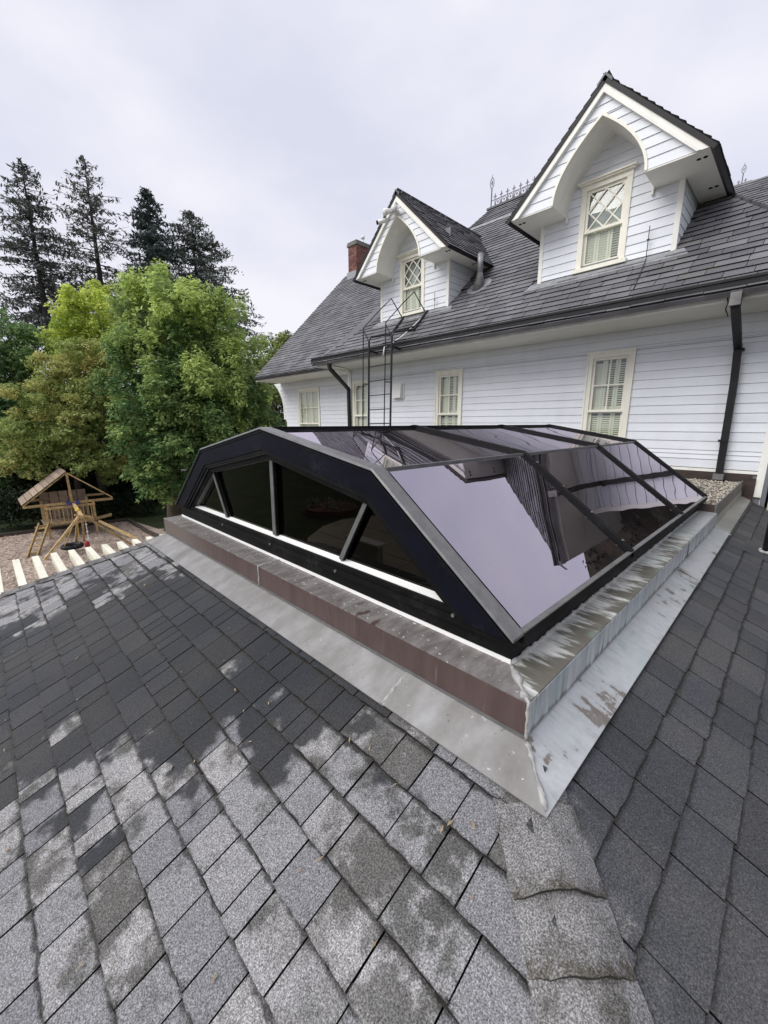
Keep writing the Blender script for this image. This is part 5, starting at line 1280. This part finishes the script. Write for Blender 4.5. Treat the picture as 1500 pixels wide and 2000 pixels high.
def crown(lobes, per, leaf, colA, colB, star=5, spread=.5, flat=1., up=.9, shell=.35, droop=None):
    """lobes: (x,y,z,r,mix) ellipsoids; leaf tufts near their surface; returns arrays"""
    Cs, Ns, Ss, Ts, As = [], [], [], [], []
    for (x, y, z, r, mix) in lobes:
        n = max(20, int(per * r * r)); d = unit(RNG.normal(size=(n, 3))); ph = RNG.random(3) * 6.3
        wob = 1 + .30 * np.sin(d[:, 0] * 4 + ph[0]) * np.sin(d[:, 1] * 4.5 + ph[1]) + .24 * np.sin(d[:, 2] * 6 + ph[2])
        rad = r * (shell + (1 - shell) * RNG.random(n) ** .6) * wob; c = np.array([x, y, z]) + d * rad[:, None] * np.array([1, 1, flat])
        t = np.clip(mix + RNG.normal(size=n) * .12, 0, 1)
        dd = np.repeat(d, star, 0); A = unit(RNG.normal(size=(n * star, 3)) + dd * .5 + np.array([0, 0, -.35])); lsz = leaf * RNG.uniform(.65, 1.35, n * star)
        cc = np.repeat(c, star, 0) + A * (lsz * .55)[:, None] + RNG.normal(size=(n * star, 3)) * leaf * spread * .25
        nn = unit(dd * .55 + RNG.normal(size=(n * star, 3)) * .55 + np.array([0, 0, up])); Cs.append(cc); Ns.append(nn)
        Ss.append(lsz); As.append(A); tt = np.repeat(t, star)[:, None]; br = RNG.uniform(.75, 1.25, (n * star, 1))
        Ts.append((np.array(colA) * (1 - tt) + np.array(colB) * tt) * br)
    return np.concatenate(Cs), np.concatenate(Ns), np.concatenate(Ss), np.concatenate(Ts), np.concatenate(As)
def px_lobes(lst, dist, jit=.8):
    out = []
    for q in lst:
        px, py, rp, mix = q[:4]; dd = dist + (q[4] if len(q) > 4 else random.uniform(-jit, jit)); p = at(px, py, dd); out.append((p.x, p.y, p.z, rp * mpp(px, dd), mix))
    return out
def sublobes(lobes, n=11, k=.37, push=.84):
    out = []
    for (x, y, z, r, mix) in lobes:
        out.append((x, y, z, r * .58, max(0, mix - .25)))  # inner lobe tinted darker, so gaps between clumps look shaded
        for i in range(n):
            d = Vector((random.gauss(0, 1), random.gauss(0, 1), random.gauss(.25, .8))).normalized(); rr = r * k * random.uniform(.65, 1.25)
            out.append((x + d.x * r * push, y + d.y * r * push, z + d.z * r * push, rr, min(1, max(0, mix + random.gauss(.04, .24)))))
    return out
def broadleaf(name, label, lobes, base, per, leaf, cA, cB, trunk_r, top, limbs=7, **kw):
    t = thing(name, label, 'tree', base)
    c = leaf_mesh('crown', *crown(sublobes(lobes), per, leaf, cA, cB, **{k: v for k, v in kw.items() if k not in ('ratio', 'fold')}), 'leaf', kw.get('ratio', .5), kw.get('fold', .1))
    link('crown', c, t)
    b_ = Vector(base); tp_ = Vector(top)
    m_ = MB(); pts = [b_ + (tp_ - b_) * s + Vector((random.uniform(-.12, .12), random.uniform(-.12, .12), 0)) for s in (0, .06, .25, .5, .75, 1)]; m_.tube(pts, [trunk_r * k for k in (1.35, 1.05, .9, .7, .45, .15)], 10)
    m_.build('trunk', 'bark', t, smooth_=True)
    big = sorted(lobes, key=lambda q: -q[3])[:limbs]
    for q in big:
        s = random.uniform(.25, .6); a = b_ + (tp_ - b_) * s; e_ = Vector(q[:3]); mid = a.lerp(e_, .5) + Vector((0, 0, -.2))
        MB().tube([a, mid, e_], [trunk_r * .45, trunk_r * .3, trunk_r * .08], 6).build('limb', 'bark', t)
    return t
def base_at(px, dist):
    p = at(px, HOR, dist); return (p.x, p.y, GZ)
def top_at(px, py, dist):
    p = at(px, py, dist); return (p.x, p.y, p.z)

BIG = [(300, 560, 42, .62), (275, 605, 48, .50), (335, 600, 50, .55), (395, 610, 48, .62), (440, 640, 52, .60), (360, 655, 60, .42), (265, 670, 50, .30), (300, 720, 66, .22), (470, 700, 46, .55), (420, 700, 66, .40),
       (355, 745, 66, .45, -1.6), (250, 745, 48, .12), (300, 800, 62, .16, -1.2), (450, 770, 58, .32, -.8), (395, 800, 66, .24, -1.0), (500, 770, 40, .26), (255, 820, 45, .15, -1.4), (330, 860, 60, .14, -1.5), (430, 850, 58, .26, -1.4), (280, 880, 50, .12, -1.8),
       (500, 830, 42, .2), (360, 905, 55, .10, -1.4), (300, 935, 42, .10, -1.8), (420, 900, 50, .26, -1.8), (330, 950, 30, .1, -1.6), (530, 850, 30, .12)]
broadleaf('sweetgum_tree', 'broad dense green tree with star shaped leaves behind the skylight, left of the house', px_lobes(BIG, 21.5, .9), base_at(313, 21.5), 210, .18, (.11, .215, .075), (.62, .74, .24), .26, top_at(320, 610, 21.5), 9, star=6, spread=.7, up=1.1, ratio=.40)
LIME = [(150, 585, 24, .8), (140, 625, 34, .75), (165, 660, 42, .6), (192, 580, 26, .85), (205, 625, 38, .75), (185, 680, 48, .5), (130, 680, 40, .5), (215, 690, 40, .45), (160, 730, 50, .3)]
broadleaf('lime_tree', 'yellow green tree with two pointed tops behind the russet maple', px_lobes(LIME, 29), base_at(175, 29), 150, .20, (.32, .43, .08), (.70, .78, .19), .2, top_at(170, 600, 29), 4, star=6, spread=.7, ratio=.45)
MAPLE = [(150, 705, 38, .55), (95, 735, 40, .45), (205, 705, 36, .5), (245, 700, 22, .8), (60, 780, 44, .25), (130, 765, 52, .15), (200, 755, 46, .2), (35, 840, 44, .15), (100, 830, 56, .12), (170, 820, 56, .15), (225, 800, 40, .1), (70, 895, 50, .05), (140, 890, 60, .05), (205, 880, 48, .05), (40, 915, 34, .05), (215, 915, 34, .05)]
broadleaf('maple_tree', 'spreading maple with russet tinged layered foliage beside the play tower', px_lobes(MAPLE, 26.2, .6), base_at(130, 26.4), 260, .125, (.34, .43, .14), (.70, .60, .23), .16, top_at(140, 760, 26.3), 6, star=7, spread=1.1, flat=.62, up=.9, ratio=.55)
LEFT = [(15, 660, 44, .4), (-30, 690, 60, .4), (45, 710, 42, .3), (10, 750, 60, .2), (-40, 790, 70, .15), (50, 780, 34, .15), (15, 830, 60, .1), (-30, 880, 70, .05), (30, 900, 50, .05)]
broadleaf('bay_tree', 'dark green leafy tree at the left edge in front of the tall conifer', px_lobes(LEFT, 30), base_at(-110, 30), 190, .18, (.10, .20, .08), (.46, .62, .24), .22, top_at(-5, 700, 30), 4, star=6, spread=.7)
RIGHT = [(535, 690, 34, .65), (552, 668, 16, .8), (515, 720, 36, .5), (540, 750, 40, .35), (500, 790, 42, .2), (545, 810, 40, .2), (570, 850, 40, .25), (535, 880, 50, .1)]
broadleaf('ash_tree', 'lighter green tree close behind the left end of the house', px_lobes(RIGHT, 27), base_at(540, 27), 160, .19, (.08, .13, .045), (.42, .48, .18), .2, top_at(535, 720, 27), 4, star=6, spread=.7)

he = thing('hedge', 'tall dark hedge added out of view past the right end of the house, to darken the roof glass reflection', 'hedge', (6, 11, GZ))
MB().box(-.22, 13, 9.7, 12.4, GZ, 2.35).build('hedge_core', 'hedge_core_dark', he)  # solid dark box, added unseen for the roof glass to mirror
hl3 = [(x + random.uniform(-.3, .3), y, z + random.uniform(-.15, .15), .48, random.uniform(0, .3)) for x in np.arange(.5, 12, .8) for y, z in ((9.7, -1.2), (9.7, -.3), (9.7, .6), (9.7, 1.3), (9.8, 1.9), (10.6, 2.0))]
link('foliage', leaf_mesh('foliage', *crown(hl3, 130, .13, (.010, .016, .009), (.022, .032, .014), star=4), 'needle'), he)
# bushes under the trees and the dark hedge behind the play area
def bush(name, label, lobes, per, leaf, cA, cB, cat='bush', grp=None, **kw):
    o_ = link(name, leaf_mesh(name, *crown(lobes, per, leaf, cA, cB, **kw), 'leaf'))
    tag(o_, label, cat, grp); return o_
for i, (px, py, r) in enumerate(((0, 985, 52), (60, 985, 46), (150, 1000, 30), (205, 985, 44), (262, 985, 40), (250, 1020, 18))):
    d_ = 26.6; 
    bush('shrub', ['dark shrub at the left edge behind the mulch', 'dark glossy shrub left of the play tower', 'low dark shrub behind the play tower', 'dark shrub right behind the play tower roof', 'dark shrub between play tower and broad green tree trunk', 'small low shrub beside the broad tree trunk'][i], px_lobes([(px, py, r, .2), (px + 25, py + 8, r * .7, .3), (px - 22, py + 6, r * .75, .1)], d_, .5), 260, .11, (.012, .024, .010), (.05, .07, .022), grp='dark shrubs along the play area', star=5)
hl = []
for i in range(46):
    px = -60 + i * 15; hl.append((px, 905 + random.uniform(-20, 25), 46, random.uniform(0, .35))); hl.append((px, 965, 46, random.uniform(0, .2)))
    if 2 < i < 37 and i % 2 == 0: hl.append((px, 760 + random.uniform(-20, 25), 44, random.uniform(0, .3))); hl.append((px + 8, 810, 44, random.uniform(0, .25)))
    if 18 < i < 35 and i % 2 == 0: hl.append((px, 705 + random.uniform(-10, 25), 40, random.uniform(0, .3)))
    if i % 2: hl.append((px, 850 + random.uniform(-30, 20), 50, random.uniform(0, .3)))
hd_ = link('woodland', leaf_mesh('woodland', *crown(px_lobes(hl, 31, .9), 60, .26, (.010, .020, .009), (.04, .055, .018), star=5, shell=.3), 'leaf'), kind='stuff')
tag(hd_, 'dark mass of garden woodland behind the play area and the trees', 'woodland')
hd_['kind'] = 'stuff'
hb = thing('hedge', 'tall clipped dark hedge closing the lawn, mirrored in the gable glass', 'hedge', (-20, -26, GZ))
hl2 = [(-44 + i * 1.6 + random.uniform(-.3, .3), -24 - i * .35, GZ + random.uniform(.8, 3.4), 1.5, random.uniform(0, .4)) for i in range(40)]
link('foliage', leaf_mesh('foliage', *crown(hl2, 40, .3, (.012, .024, .010), (.045, .06, .02), star=4), 'leaf'), hb)
MB().box(-45, 20, -34, -33.5, GZ, GZ + 2.5).build('hedge_core', 'hedge_core_dark', hb)
rb_ = thing('flower_bed', 'round raised flower bed with white blossoms, mirrored in the gable glass', 'flower bed', (-18.6, -11.4, GZ))
MB().tube([(-18.6, -11.4, GZ), (-18.6, -11.4, GZ + .35)], 1.5, 24).build('bed_wall', 'brick', rb_)
fl2 = [(-18.6 + random.uniform(-1, 1), -11.4 + random.uniform(-1, 1), GZ + .5, .35, random.uniform(0, 1)) for _ in range(14)]
link('blossoms', leaf_mesh('blossoms', *crown(fl2, 300, .1, (.03, .06, .02), (.6, .6, .55), star=3), 'leaf'), rb_)

# tall conifers
def conifer(name, label, px, py_top, dist, py_low, wid, col, dens=1., sparse_top=0., droop=.25, lean=0., irregular=.4, core=1., leafs=.42):
    """trunk plus whorled limbs carrying flat sprays; wid = half width in photo pixels at the widest"""
    top = Vector(top_at(px, py_top, dist)); base = Vector((top.x, top.y, GZ)); H = top.z - base.z; zl = at(px, py_low, dist).z
    Wm = wid * mpp(px, dist); t = thing(name, label, 'conifer', tuple(base))
    r0 = H * .011 + .06
    MB().tube([base, base.lerp(top, .3) + Vector((random.uniform(-.2, .2), random.uniform(-.2, .2), 0)), base.lerp(top, .6), base.lerp(top, .85), top], [r0 * 1.2, r0, r0 * .65, r0 * .3, .02], 9).build('trunk', 'bark_dark', t, smooth_=True)
    Cs, Ns, Ss, Ts = [], [], [], []; lm = MB(); z = zl; L = top.z - zl
    while z < top.z - .1:
        s = (z - zl) / L
        prof_ = (1 - s) ** .72 * (1 - .35 * max(0, .25 - s) / .25) + .03
        for _ in range(random.choice((2, 3, 4)) if s < .8 else 3):
            a = random.uniform(0, 2 * pi); ln = Wm * prof_ * random.uniform(1 - irregular, 1.1 + irregular * .25)
            bare = sparse_top * (1 if s > .45 else .25)
            rise = random.uniform(-.05, .25) if s > .5 else random.uniform(-.22, .12)
            d = Vector((cos(a), sin(a), rise)); pts = []; n = max(4, int(ln / .35))
            cz = z + random.uniform(-.2, .2)
            for i in range(n + 1):
                u = i / n; pts.append(Vector((top.x, top.y, cz)) + d * (ln * u) + Vector((0, 0, -droop * ln * u * u * .5 + (.12 * ln * max(0, u - .7) if s > .4 else 0))))
            lm.tube([pts[0], pts[n // 2], pts[-1]], [.03 + .03 * (1 - s), .025, .008], 4)
            side = Vector((-sin(a), cos(a), 0))
            for i in range(1, n + 1):
                u = i / n
                if u < .18 and s < .9: continue
                if random.random() < bare * (1.1 - .35 * u): continue
                k = int((2.5 + 6 * u * (1.25 - u)) * dens * (1 if s < .85 else .5)) + 1
                for _k in range(k):
                    off = random.gauss(0, .30) * min(1.2, ln * .3); p = pts[i] + side * off + d * random.uniform(-.25, .25) + Vector((0, 0, random.uniform(-.28, .05) - abs(off) * .25))
                    Cs.append(p[:]); nn = Vector((random.gauss(0, .6), random.gauss(0, .6), .7)); Ns.append(nn.normalized()[:]); Ss.append(leafs * random.uniform(.6, 1.5)); m_ = random.uniform(.6, 1.5); Ts.append((col[0] * m_, col[1] * m_, col[2] * m_))
        z += L / 74. * random.uniform(.7, 1.3)
    lm.build('limbs', 'bark_dark', t, kind='stuff')
    link('foliage', leaf_mesh('foliage', np.array(Cs), np.array(Ns), np.array(Ss), np.array(Ts), None, 'needle', .30, .05, droop=.35), t)
    return t
conifer('redwood_tree', 'tall ragged conifer with long bare trunk at the left edge of the sky', 40, 312, 52, 690, 120, (0.142, 0.154, 0.138), 1.62, .18, .35, irregular=.55)
conifer('cedar_tree', 'thin crowned conifer with bare upper limbs, second from left', 163, 305, 56, 690, 115, (0.167, 0.170, 0.149), 1.38, .42, .15, irregular=.5)
conifer('spruce_tree', 'dense dark pointed spruce, third of the tall conifers', 285, 368, 50, 660, 78, (0.093, 0.117, 0.110), 2.52, 0., .30, irregular=.3)
conifer('fir_tree', 'broad grey green conifer with layered limbs next to the house roof', 372, 412, 52, 660, 120, (0.144, 0.164, 0.141), 1.92, .10, .22, irregular=.5)
